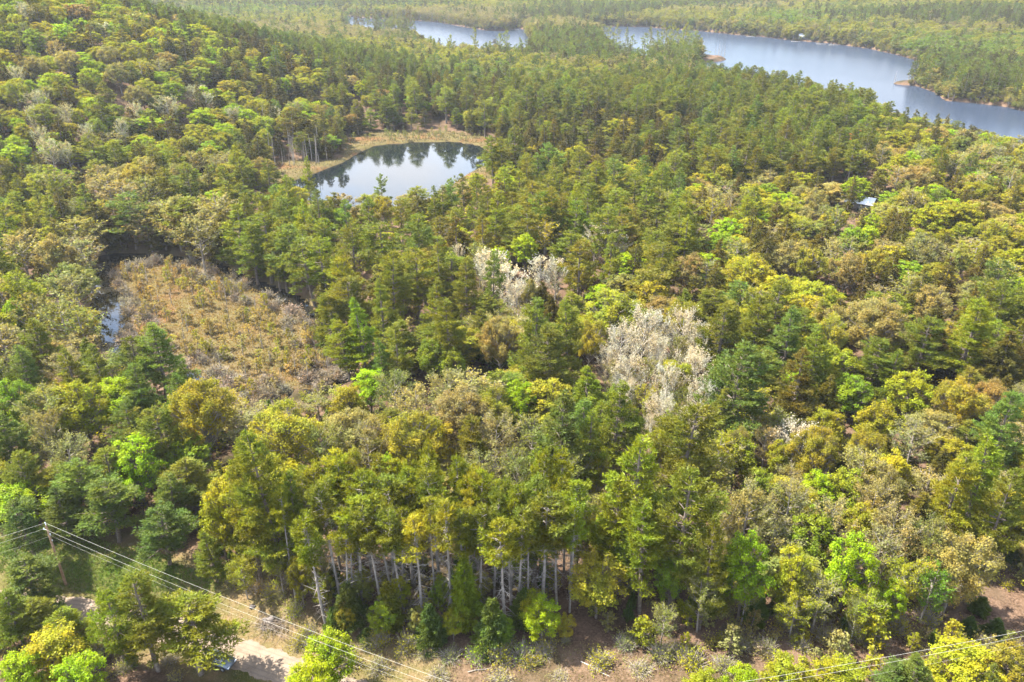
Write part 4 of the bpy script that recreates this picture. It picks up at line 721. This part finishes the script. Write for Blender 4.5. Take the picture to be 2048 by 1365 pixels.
# ------------------------------------------------------------------ ground, water, road
def ground_mat():
    m, n, o = new_mat('ground'); g = N(n, "ShaderNodeNewGeometry"); z = N(n, "ShaderNodeAttribute", attribute_type='GEOMETRY', attribute_name='zone'); sx = N(n, "ShaderNodeSeparateColor"); n.links.new(z.outputs['Color'], sx.inputs[0])
    P = g.outputs['Position']
    litter = mixc(n, noise(n, .35, 6, P, .65, .38, .62), (.10, .062, .040), (.24, .155, .105)); litter = mixc(n, noise(n, 3.5, 4, P, .7, .45, .7), litter, (.34, .22, .15)); litter = mixc(n, noise(n, .12, 3, P, .5, .5, .7), litter, (.07, .06, .03))
    verge = mixc(n, noise(n, .5, 6, P, .65, .36, .64), (.30, .20, .105), (.20, .17, .06)); verge = mixc(n, noise(n, 5, 4, P, .7, .5, .75), verge, (.42, .33, .2)); verge = mixc(n, noise(n, .13, 3, P, .5, .48, .66), verge, (.13, .13, .035))
    grass = mixc(n, noise(n, .6, 6, P, .65, .38, .62), (.10, .16, .025), (.17, .18, .05)); grass = mixc(n, noise(n, .1, 3, P, .5, .5, .68), grass, (.22, .18, .08))
    marsh = mixc(n, noise(n, .16, 6, P, .6, .4, .62), (.21, .155, .075), (.20, .17, .065)); marsh = mixc(n, noise(n, .06, 4, P, .5, .52, .66), marsh, (.27, .13, .06)); marsh = mixc(n, noise(n, 1.6, 5, P, .7, .45, .7), marsh, (.15, .115, .06))
    c = mixc(n, sx.outputs[1], litter, verge); c = mixc(n, sx.outputs[0], c, grass); c = mixc(n, sx.outputs[2], c, marsh)
    c = mixc(n, 1.0, c, (.40, .40, .40), 'MULTIPLY'); b = N(n, "ShaderNodeBsdfDiffuse"); n.links.new(c, b.inputs[0]); bp = N(n, "ShaderNodeBump"); bp.inputs['Strength'].default_value = .6; bp.inputs['Distance'].default_value = .15
    n.links.new(noise(n, 4, 6, P, .7, .2, .8), bp.inputs['Height']); n.links.new(bp.outputs[0], b.inputs['Normal']); n.links.new(b.outputs[0], o.inputs[0]); return m
nx, ny = 620, 640; k = 4.2
gx = 3600 * np.sinh(k * np.linspace(-1, 1, nx)) / math.sinh(k); gy = -90 + 5200 * (np.exp(k * np.linspace(0, 1, ny)) - 1) / (math.exp(k) - 1)
GX, GY = np.meshgrid(gx, gy); P = np.column_stack([GX.ravel(), GY.ravel()]); gz, dd = terrain(P, True)
g = Geo(); I = np.arange(nx * ny).reshape(ny, nx); g.add(np.column_stack([P, gz]), np.stack([I[:-1, :-1], I[:-1, 1:], I[1:, 1:], I[1:, :-1]], -1).reshape(-1, 4))
me = g.mesh('ground', [ground_mat()], True)
wob = .5 * np.sin(P[:, 0] * .7 + np.sin(P[:, 1] * .9)) + .5 * np.sin(P[:, 1] * .8 + 1)
zn = np.zeros((len(P), 4)); zn[:, 3] = 1
zn[:, 1] = (1 - sm(sdf(P, VERGE) + wob * 1.2, -1.2, 2.2)) * (1 - .85 * sm(P[:, 0] + wob * 2, -14, -4)); zn[:, 0] = np.maximum(1 - sm(sdf(P, GRASSY) + wob * 2, -3, 2), 1 - sm(sdf(P, MEADOW), -2, 4)); zn[:, 0] = np.maximum(zn[:, 0], .7 * (1 - sm(sdf(P, YARD), -1, 3)))
zn[:, 2] = np.maximum(1 - sm(dd['marsh'], -1, 3), 1 - sm(dd['bogw'], -.5, 1.5))
at = me.attributes.new('zone', 'FLOAT_COLOR', 'POINT'); at.data.foreach_set('color', zn.astype('f').ravel())
def structure(o): o['kind'] = 'structure'; return o
structure(link(bpy.data.objects.new('ground', me)))
def water_mat(name, deep, bump, scale, stretch=(1, 1, 1), rough=.03, spec=.5):
    m, n, o = new_mat(name); b = N(n, "ShaderNodeBsdfPrincipled"); b.inputs['Base Color'].default_value = (*deep, 1); b.inputs['Roughness'].default_value = rough; b.inputs['IOR'].default_value = 1.33; b.inputs['Specular IOR Level'].default_value = spec
    g = N(n, "ShaderNodeNewGeometry"); mp = N(n, "ShaderNodeMapping"); mp.inputs['Scale'].default_value = stretch; n.links.new(g.outputs['Position'], mp.inputs[0])
    bp = N(n, "ShaderNodeBump"); bp.inputs['Strength'].default_value = bump; bp.inputs['Distance'].default_value = .2
    a = N(n, "ShaderNodeTexNoise"); a.inputs['Scale'].default_value = scale; a.inputs['Detail'].default_value = 4; n.links.new(mp.outputs[0], a.inputs['Vector'])
    w = noise(n, .012, 3, mp.outputs[0], .5, .42, .6); ml = N(n, "ShaderNodeMath", operation='MULTIPLY'); n.links.new(a.outputs['Fac'], ml.inputs[0]); n.links.new(w, ml.inputs[1])
    n.links.new(ml.outputs[0], bp.inputs['Height']); n.links.new(bp.outputs[0], b.inputs['Normal'])
    if spec < .3:      # silty lake: part of the light comes back from within the water
        df = N(n, "ShaderNodeBsdfDiffuse"); df.inputs[0].default_value = (.020, .026, .038, 1); ms = N(n, "ShaderNodeMixShader"); ms.inputs[0].default_value = .45
        n.links.new(b.outputs[0], ms.inputs[1]); n.links.new(df.outputs[0], ms.inputs[2]); n.links.new(ms.outputs[0], o.inputs[0])
    else: n.links.new(b.outputs[0], o.inputs[0])
    return m
def sheet(name, poly, z, mat):
    g = Geo(); x0, y0 = poly.min(0) - 12; x1, y1 = poly.max(0) + 12
    g.add(np.array([[x0, y0, z], [x1, y0, z], [x1, y1, z], [x0, y1, z]]), np.array([[0, 1, 2, 3]])); return structure(link(bpy.data.objects.new(name, g.mesh(name, [mat]))))
WL = water_mat('lake_water', (.014, .022, .04), .5, 1.1, (1, .6, 1), .2, .17); WP = water_mat('pond_water', (.004, .006, .007), .06, .8, (1, 1, 1), .03, .42); WB = water_mat('bog_water', (.01, .009, .007), .02, 1)
sheet('lake_water', np.concatenate([LAKE, LAKE2]), -.6, WL); sheet('pond_water', POND, -.55, WP); sheet('bog_water', BOGW, -.5, WB)
# road
rm, n, o = new_mat('road'); gp = N(n, "ShaderNodeNewGeometry").outputs['Position']; at_ = N(n, "ShaderNodeAttribute", attribute_type='GEOMETRY', attribute_name='across').outputs['Fac']
c = mixc(n, noise(n, .8, 5, gp, .6, .35, .65), (.125, .092, .066), (.17, .13, .097)); c = mixc(n, noise(n, 9, 3, gp, .7, .5, .75), c, (.21, .168, .13))
rr = N(n, "ShaderNodeMath", operation='SINE'); m5 = N(n, "ShaderNodeMath", operation='MULTIPLY'); m5.inputs[1].default_value = 22; n.links.new(at_, m5.inputs[0]); n.links.new(m5.outputs[0], rr.inputs[0])
mr = N(n, "ShaderNodeMapRange"); mr.inputs[1].default_value = .2; mr.inputs[2].default_value = 1; mr.inputs[4].default_value = .35; n.links.new(rr.outputs[0], mr.inputs[0]); c = mixc(n, mr.outputs[0], c, (.085, .068, .054))
b = N(n, "ShaderNodeBsdfDiffuse"); n.links.new(c, b.inputs[0]); n.links.new(b.outputs[0], o.inputs[0])
seg = []; 
for a, bb in zip(ROAD[:-1], ROAD[1:]): seg += [a + (bb - a) * t for t in np.linspace(0, 1, 40, endpoint=False)]
seg = np.array(seg + [ROAD[-1]]); 
for _ in range(60): seg[1:-1] = (seg[:-2] + seg[1:-1] * 2 + seg[2:]) / 4
d_ = unit(np.gradient(seg, axis=0)); nn = np.column_stack([-d_[:, 1], d_[:, 0]]); g = Geo(); K = 9; V = []; AC = []
for j in range(K):
    u = j / (K - 1) * 2 - 1; edge = (1 + .1 * np.sin(np.arange(len(seg)) * .37 + u * 3) + .06 * np.sin(np.arange(len(seg)) * 1.3)) if abs(u) == 1 else 1
    q = seg + nn * (u * 2.35 * edge)[:, None] if abs(u) == 1 else seg + nn * u * 2.35; V.append(np.column_stack([q, .97 + .06 * (1 - u * u) - (.09 if abs(u) == 1 else 0) + 0 * q[:, 0]])); AC.append(np.full(len(seg), u))
V = np.stack(V, 1); L_ = len(seg); I = np.arange(L_ * K).reshape(L_, K); g.add(V.reshape(-1, 3), np.stack([I[:-1, :-1], I[1:, :-1], I[1:, 1:], I[:-1, 1:]], -1).reshape(-1, 4))
me = g.mesh('road', [rm], True); a2 = me.attributes.new('across', 'FLOAT', 'POINT'); a2.data.foreach_set('value', np.stack(AC, 1).astype('f').ravel()); structure(link(bpy.data.objects.new('road', me)))

# verge grass and fallen twigs, sedge of the bog and the marsh
def tufts(name, polys, n, hgt, wid, cols, label, avoid=None, per=3, zf=terrain):
    pts = []
    for poly, dens in polys:
        lo, hi = poly.min(0), poly.max(0); q = rng.uniform(lo, hi, (int(n * dens), 2)); q = q[sdf(q, poly) < .3]; pts.append(q)
    P = np.concatenate(pts); P = P[line_dist(P, ROAD) > 2.45]
    if avoid is not None: P = P[sdf(P, avoid) > .5]
    z = zf(P); P3 = np.column_stack([P, z]); P3 = np.repeat(P3, per, 0) + rng.normal(0, .08, (len(P) * per, 3)) * [1, 1, 0]
    g = Geo(); D = rng.normal(0, .55, P3.shape) + [0, 0, 1]; cl = np.sin(P3[:, 0] * .3 + np.sin(P3[:, 1] * .23)) * np.sin(P3[:, 1] * .37 + 1)
    val = np.clip(.5 + .28 * cl + rng.normal(0, .22, len(P3)), 0, 1); g.blades(P3, D, hgt * rng.uniform(.5, 1.4, len(P3)), wid, rng, 0, val)
    m, nn_, o = new_mat(name); v = N(nn_, "ShaderNodeAttribute", attribute_type='GEOMETRY', attribute_name='leafv').outputs['Fac']
    cr_ = N(nn_, "ShaderNodeValToRGB"); nn_.links.new(v, cr_.inputs[0]); cr_.color_ramp.elements[0].color = (*cols[0], 1); cr_.color_ramp.elements[1].color = (*cols[-1], 1)
    for i, c in enumerate(cols[1:-1]): cr_.color_ramp.elements.new((i + 1) / (len(cols) - 1)).color = (*c, 1)
    d = N(nn_, "ShaderNodeBsdfDiffuse"); t = N(nn_, "ShaderNodeBsdfTranslucent"); mxx = N(nn_, "ShaderNodeMixShader"); mxx.inputs[0].default_value = .3
    for q in (d, t): nn_.links.new(cr_.outputs[0], q.inputs[0])
    nn_.links.new(d.outputs[0], mxx.inputs[1]); nn_.links.new(t.outputs[0], mxx.inputs[2]); nn_.links.new(mxx.outputs[0], o.inputs[0])
    q = link(bpy.data.objects.new(name, g.mesh(name, [m]))); q['kind'] = 'stuff'; q['label'] = label
VB = VERGE.copy()
tufts('verge_grass', [(VB, 1.0)], 26000, .28, .07, [(.06, .05, .02), (.17, .125, .055), (.11, .11, .03), (.24, .19, .10)], 'dry tan roadside grass mixed with old leaves')
tufts('green_grass', [(GRASSY, 1.0)], 15000, .35, .08, [(.04, .07, .01), (.09, .15, .015), (.12, .17, .02), (.16, .15, .05)], 'fresh green grass below the utility pole')
tufts('bog_sedge', [(BOGM, 1.0)], 30000, .55, .16, [(.12, .08, .04), (.24, .155, .06), (.26, .19, .05), (.30, .165, .06)], 'brown and yellow sedge and heath covering the bog mat', per=2)
tufts('marsh_sedge', [(MARSH, 1.0)], 14000, .6, .3, [(.09, .075, .04), (.15, .12, .06), (.12, .12, .045), (.19, .12, .055)], 'tawny sedge ringing the small pond', avoid=POND, per=2)

# ------------------------------------------------------------------ utility poles and wires
MW = plain('pole_wood', (.20, .12, .07), .9, 0, 4, (.30, .19, .12)); MG = plain('galvanised', (.5, .5, .5), .4, .6); MI = plain('insulator', (.75, .76, .78), .3); MC = plain('conductor', (.34, .33, .29), .9, 0, spec=.0)
def tag(o, label, cat, group=None):
    o['label'] = label; o['category'] = cat
    if group: o['group'] = group
    return o
def zt(x, y): return float(terrain(np.array([[x, y]]))[0])
def make_pole(x, y, label):
    z = zt(x, y); root = link(bpy.data.objects.new('utility_pole', None)); root.location = (x, y, z - .3); tag(root, label, 'utility pole', 'utility poles')
    g = Geo(); g.tube([(0, 0, 0), (0.02, 0, 4), (0, 0, 8), (0, 0, 10.8)], [.19, .165, .14, .115], 10); link(bpy.data.objects.new('pole', g.mesh('pole', [MW], True)), root)
    g = Geo(); g.tube([(0, 0, 10.8), (0, 0, 11.15)], [.04, .03], 6); g.tube([(0, 0, 11.1), (0, 0, 11.2), (0, 0, 11.32)], [.05, .09, .05], 8); link(bpy.data.objects.new('insulator', g.mesh('insulator', [MI], True)), root)
    g = Geo(); g.tube([(-.12, 0, 10.05), (-.42, 0, 10.1)], [.03, .03], 6); g.tube([(-.42, 0, 10.05), (-.42, 0, 10.2), (-.42, 0, 10.35)], [.05, .08, .05], 8); link(bpy.data.objects.new('insulator', g.mesh('insulator', [MI], True)), root)
    g = Geo(); g.box((.16, 0, 9.2), (.08, .06, .2)); g.box((.16, 0, 8.2), (.07, .05, .12)); link(bpy.data.objects.new('bracket', g.mesh('bracket', [MG])), root)
    return np.array([x, y, z - .3])
xA, yA = at_px(134, 1176, 0); pA = make_pole(xA, yA, 'wooden utility pole rising from green grass beside the country road')
zB = 11.6; (xB, yB), (xC, yC) = on_plane([(1071, 1420), (2150, 1249)], zB + .6); pB = make_pole(xB, yB, 'second wooden utility pole, nearer the camera, below the pine stand')
pC = make_pole(xC, yC, 'third wooden utility pole, at the foot of the leafy slope')
xD, yD = on_plane([(-400, 1180)], 12.1)[0]; pD = np.array([xD, yD, zt(xD, yD) - .3])
make_pole(pD[0], pD[1], 'fourth wooden utility pole, far along the road beyond the grass')
def wire(a, b, sag, r, label):
    t = np.linspace(0, 1, 28); p = a + (b - a) * t[:, None]; p[:, 2] -= sag * 4 * t * (1 - t); g = Geo(); g.tube(p, np.full(28, r), 6)
    tag(link(bpy.data.objects.new('overhead_wire', g.mesh('overhead_wire', [MC], True))), label, 'overhead wire', 'overhead power wires')
print('poles', pA, pB, pC, pD)
for (pa, pb, s, seg_) in ((pA, pB, .9, 'crossing the dry verge from the grass pole'), (pB, pC, .8, 'over the leafy slope'), (pA, pD, .7, 'running off from the grass pole along the road')):
    wire(pa + [0, 0, 11.2], pb + [0, 0, 11.2], s, .010, 'highest pale wire ' + seg_)
    wire(pa + [-.42, 0, 10.2], pb + [-.42, 0, 10.2], s * 1.1, .009, 'middle pale wire ' + seg_)
    wire(pa + [.2, 0, 9.0], pb + [.2, 0, 9.0], s * 1.3, .005, 'lowest faint wire ' + seg_)

# ------------------------------------------------------------------ parked car half hidden under the pine by the road
def car(px, py):
    x, y = at_px(px, py, 0); i = int(np.argmin(np.hypot(*(seg - [x, y]).T))); d = d_[i]; ang = math.atan2(d[1], d[0]) + math.pi
    root = link(bpy.data.objects.new('parked_car', None)); root.location = (x, y, 1.02); root.rotation_euler = (0, 0, ang); tag(root, 'grey-blue parked car half hidden under the yellowish pine beside the road', 'car')
    MP = plain('car_paint', (.11, .13, .16), .25, .3, spec=.6); MGl = plain('car_glass', (.02, .03, .04), .04, 0, spec=1.0); MT = plain('tyre', (.02, .02, .02), .9); MR = plain('rim', (.5, .5, .52), .35, .8); ML = plain('lamp', (.7, .7, .72), .15)
    bm = bmesh.new(); prof = [(-2.2, .35), (-2.25, .62), (-2.1, .86), (-1.3, .95), (-.75, 1.02), (1.5, 1.0), (2.12, .93), (2.22, .6), (2.15, .33)]
    ws = [.78, .86, .82, .86, .88, .88, .82, .86, .8]
    L = [bm.verts.new((a, -w, b)) for (a, b), w in zip(prof, ws)]; R = [bm.verts.new((a, w, b)) for (a, b), w in zip(prof, ws)]
    bm.faces.new(L); bm.faces.new(R[::-1])
    for i in range(len(prof)): j = (i + 1) % len(prof); bm.faces.new([L[i], R[i], R[j], L[j]])
    def fin(bm, name, mat, bev, parent):
        bmesh.ops.recalc_face_normals(bm, faces=bm.faces)
        if bev: bmesh.ops.bevel(bm, geom=bm.edges[:], offset=bev, segments=2, affect='EDGES')
        me = bpy.data.meshes.new(name); bm.to_mesh(me); bm.free(); me.materials.append(mat); me.polygons.foreach_set('use_smooth', [True] * len(me.polygons)); return link(bpy.data.objects.new(name, me), parent)
    body = fin(bm, 'body', MP, .06, root)
    def slab(pts, name, mat, th=.02):
        bm = bmesh.new(); v = [bm.verts.new(p) for p in pts]; f = bm.faces.new(v); bmesh.ops.recalc_face_normals(bm, faces=[f]); n_ = f.normal.copy(); r_ = bmesh.ops.extrude_face_region(bm, geom=[f]); 
        for q in r_['geom']:
            if isinstance(q, bmesh.types.BMVert): q.co += n_ * th
        return fin(bm, name, mat, 0, root)
    bm = bmesh.new(); lo = [(-1.2, .72), (1.75, .72)]; V = []
    low = [(-1.18, -.8, .98), (1.82, -.8, .98), (1.82, .8, .98), (-1.18, .8, .98)]; top = [(-.35, -.62, 1.45), (1.1, -.62, 1.46), (1.1, .62, 1.46), (-.35, .62, 1.45)]
    a = [bm.verts.new(p) for p in low]; b2 = [bm.verts.new(p) for p in top]; bm.faces.new(a[::-1]); bm.faces.new(b2)
    for i in range(4): j = (i + 1) % 4; bm.faces.new([a[i], a[j], b2[j], b2[i]])
    fin(bm, 'roof', MP, .07, root)
    ins = lambda P4, k: [tuple(np.mean(P4, 0) + (np.array(p) - np.mean(P4, 0)) * k) for p in P4]
    def off(P4, o3): return [tuple(np.array(p) + o3) for p in P4]
    slab(off(ins([low[0], low[3], top[3], top[0]], .88), (-.03, 0, .02)), 'windscreen', MGl); slab(off(ins([low[1], low[2], top[2], top[1]], .86), (.03, 0, .02)), 'rear_window', MGl)
    for s in (0, 1):
        A, B_, T1, T0 = (low[0], low[1], top[1], top[0]) if s == 0 else (low[3], low[2], top[2], top[3])
        slab(off(ins([A, B_, T1, T0], .82), (0, -.03 if s == 0 else .03, .01)), 'side_window', MGl)
    for sx_ in (-1.38, 1.38):
        for sy in (-.83, .83):
            g = Geo(); th = np.linspace(0, 2 * np.pi, 19)[:-1]; g.tube([(sx_, sy - .11, .33), (sx_, sy - .1, .33), (sx_, sy + .1, .33), (sx_, sy + .11, .33)], [.2, .33, .33, .2], 18); w_ = link(bpy.data.objects.new('wheel', g.mesh('wheel', [MT], True)), root)
            g = Geo(); ys = math.copysign(.115, sy); g.tube([(sx_, sy + ys - .01, .33), (sx_, sy + ys, .33), (sx_, sy + ys * 1.04, .33)], [.2, .19, .02], 14); link(bpy.data.objects.new('rim', g.mesh('rim', [MR], True)), w_)
    for sy in (-.62, .62):
        g = Geo(); g.box((-2.19, sy, .68), (.06, .17, .07)); link(bpy.data.objects.new('headlight', g.mesh('headlight', [ML])), root)
import bmesh
car(438, 1330)

# ------------------------------------------------------------------ houses, docks
MR_ = plain('metal_roof', (.72, .73, .77), .5, 0, 2, (.62, .63, .67)); MD = plain('dark_siding', (.10, .085, .07), .85, 0, 5, (.14, .12, .1)); MWh = plain('white_siding', (.45, .45, .43), .7); MGs = plain('window_glass', (.03, .04, .05), .08, 0, spec=.8); MRg = plain('grey_roof', (.22, .22, .22), .85)
def house(x, y, z, w, d, h, rise, ang, wall, roof, name, label, cat, group=None, wins=2):
    root = link(bpy.data.objects.new(name, None)); root.location = (x, y, z); root.rotation_euler = (0, 0, ang); tag(root, label, cat, group)
    g = Geo(); g.box((0, 0, h / 2), (w / 2, d / 2, h / 2))
    for s in (-1, 1): g.add(np.array([[s * w / 2, -d / 2, h], [s * w / 2, d / 2, h], [s * w / 2, 0, h + rise]], float), np.array([[0, 1, 2]]))
    wl = link(bpy.data.objects.new('wall', g.mesh('wall', [wall])), root)
    g = Geo(); ov = .45
    for s in (-1, 1):
        e = np.array([0, s * (d / 2 + ov), h - ov * rise / (d / 2)]); r0 = np.array([0, 0, h + rise]); th = np.array([0, 0, .12])
        A = [e + [-w / 2 - ov, 0, .03], e + [w / 2 + ov, 0, .03], r0 + [w / 2 + ov, 0, .03], r0 + [-w / 2 - ov, 0, .03]]; B = [p + th for p in A]; g.add(np.array(A + B), np.array([[0, 1, 2, 3], [4, 5, 6, 7], [0, 1, 5, 4], [0, 3, 7, 4], [1, 2, 6, 5]]))
    link(bpy.data.objects.new('roof', g.mesh('roof', [roof])), root)
    for i in range(wins):
        xx = (i + .5) / wins * w - w / 2 + (.3 if i else -.3); g = Geo(); g.box((xx, -d / 2 - .01, h * .55), (.5, .03, .5)); f_ = link(bpy.data.objects.new('window', g.mesh('window', [MWh])), root)
        g = Geo(); g.box((xx, -d / 2 - .03, h * .55), (.42, .03, .42)); link(bpy.data.objects.new('pane', g.mesh('pane', [MGs])), f_)
    g = Geo(); g.box((w * .08, -d / 2 - .02, 1.0), (.45, .035, 1.0)); link(bpy.data.objects.new('door', g.mesh('door', [MRg])), root)
x, y = at_px(1722, 402, 3.0); house(x, y, zt(x, y), 8.2, 7.0, 2.9, 1.3, math.radians(-34), MD, MR_, 'shed', 'low shed with a bright white metal roof and dark walls in a clearing', 'shed')
for (px, py, w, a, lab, wl, rf) in ((1386, 57, 9, -.1, 'white lakeside cottage, farthest left on the far shore', MWh, MRg), (1604, 80, 7, -.25, 'small white boathouse above a dock on the far shore', MWh, MR_), (1672, 86, 7, -.3, 'low brown cabin between trees on the far shore', MD, MRg), (706, 14, 10, .2, 'pale-roofed cottage beyond the narrow left arm of the lake', MWh, MR_)):
    x, y = at_px(px, py, 0); house(x, y, max(zt(x, y), .2), w, w * .7, 3.0, 1.5, a, wl, rf, 'cottage', lab, 'cottage', 'cottages round the lake')
for px, py, lab in ((1500, 74, 'small pale wooden dock left of the boathouse'), (1590, 84, 'short white dock in front of the boathouse'), (1640, 89, 'long tan dock right of the boathouse'), (1665, 91, 'short dock below the brown cabin'), (1030, 60, 'little dock on the narrow left arm of the lake')):
    x, y = on_plane([(px, py)], -.6)[0]; g = Geo(); g.box((0, 0, .15), (4.2, .7, .08))
    for sx_ in (-4, 0, 4):
        for sy in (-1, 1): g.tube([(sx_, sy, -1.5), (sx_, sy, .3)], [.1, .1], 5)
    q = link(bpy.data.objects.new('dock', g.mesh('dock', [plain('dock_wood', (.22, .20, .175), .8)]))); q.location = (x, y - 2, -.3); q.rotation_euler = (0, 0, rng.uniform(-.4, .2)); tag(q, lab, 'dock', 'docks on the far shore')
# track in the clearing by the shed
tp = on_plane([(1608, 399), (1622, 396), (1640, 392), (1660, 391), (1690, 394)], 1.5); g = Geo(); V = []
for i, p in enumerate(tp):
    z = zt(*p) + .06; V += [[p[0], p[1] - 1.6, z], [p[0], p[1] + 1.6, z]]
g.add(np.array(V), np.array([[2 * i, 2 * i + 2, 2 * i + 3, 2 * i + 1] for i in range(len(tp) - 1)])); structure(link(bpy.data.objects.new('track', g.mesh('track', [plain('track', (.24, .195, .13), .95)]))))
# ------------------------------------------------------------------ logs, stumps, stones
def log(px, py, ln, r, ang, label, mat='bark', name='fallen_log'):
    x, y = at_px(px, py, 0); z = zt(x, y); g = Geo(); p = [(-ln / 2, 0, r * .8), (-ln / 5, .08, r), (ln / 5, -.05, r * .9), (ln / 2, .06, r * .7)]; g.tube(p, [r, r * .95, r * .8, r * .5], 8)
    for i in range(5):
        u = rng.uniform(-.3, .48) * ln; g.tube([(u, 0, r), (u + .3, rng.uniform(-.6, .6), r + rng.uniform(.2, .6))], [r * .3, .02], 4)
    o = link(bpy.data.objects.new(name, g.mesh(name, [M[mat]], True))); o.location = (x, y, z); o.rotation_euler = (0, 0, ang); tag(o, label, 'fallen log', 'fallen logs')
log(368, 1030, 6, .22, .4, 'dark arching fallen log in shade behind the small pines'); log(366, 1062, 3, .12, -.5, 'short thin log on the reddish leaf litter'); log(633, 1292, 3.2, .07, .25, 'thin pale fallen branch at the verge above the wire', 'bark_pale')
log(1660, 1235, 5, .12, .9, 'dark log on the leaf litter between the lime maples'); log(1600, 1270, 3, .1, -.3, 'grey log at the foot of the birch-like maple', 'bark_grey'); log(1190, 1340, 4, .06, -.6, 'pale broken pole lying at the mouth of the trail', 'bark_pale')
log(960, 1342, 3, .05, .2, 'slim grey stick on the shaded verge', 'bark_grey')
MS = plain('dark_stone', (.07, .06, .055), .9, 0, 4, (.13, .11, .1)); 
def stone(px, py, r, label):
    x, y = at_px(px, py, 0); bm = bmesh.new(); bmesh.ops.create_icosphere(bm, subdivisions=3, radius=1)
    for v in bm.verts: v.co *= 1 + .18 * math.sin(v.co.x * 4 + px) + .15 * math.sin(v.co.y * 5 + v.co.z * 3)
    me = bpy.data.meshes.new('boulder'); bm.to_mesh(me); bm.free(); me.materials.append(MS); o = link(bpy.data.objects.new('boulder', me)); o.location = (x, y, zt(x, y) + r * .15); o.scale = (r, r * .8, r * .55); tag(o, label, 'boulder', 'boulders on the verge')
stone(402, 1209, .45, 'small dark boulder on the grass, nearest the grey-trunked pines'); stone(506, 1220, .4, 'small brown boulder in the middle of the dry verge'); stone(540, 1250, .75, 'largest dark boulder at the edge of the brush pile'); stone(528, 1262, .4, 'low boulder beside the largest one')
# brush pile
x, y = at_px(548, 1250, 0); g = Geo(); n_ = 420; A = rng.normal(0, 1, (n_, 3)) * [1.3, .9, .1] + [0, 0, .35]; g.twigs(A, A + rng.normal(0, 1, (n_, 3)) * [1.1, 1.1, .35], .07, rng); o = link(bpy.data.objects.new('brush_pile', g.mesh('brush_pile', [M['bark']]))); o.location = (x, y, zt(x, y)); tag(o, 'dark heap of cut brush on the dry verge', 'brush pile')

# ------------------------------------------------------------------ haze
HAZE = 0.00006
m, n, o = new_mat('haze'); v = N(n, "ShaderNodeVolumePrincipled"); v.inputs['Color'].default_value = (.86, .92, 1, 1); v.inputs['Density'].default_value = HAZE; v.inputs['Anisotropy'].default_value = .2; n.links.new(v.outputs[0], o.inputs['Volume'])
g = Geo(); g.box((0, 2500, 55), (3700, 2650, 60)); hz = link(bpy.data.objects.new('haze', g.mesh('haze', [m]))); hz['kind'] = 'stuff'; hz['label'] = 'thin pale haze that softens the far shore'
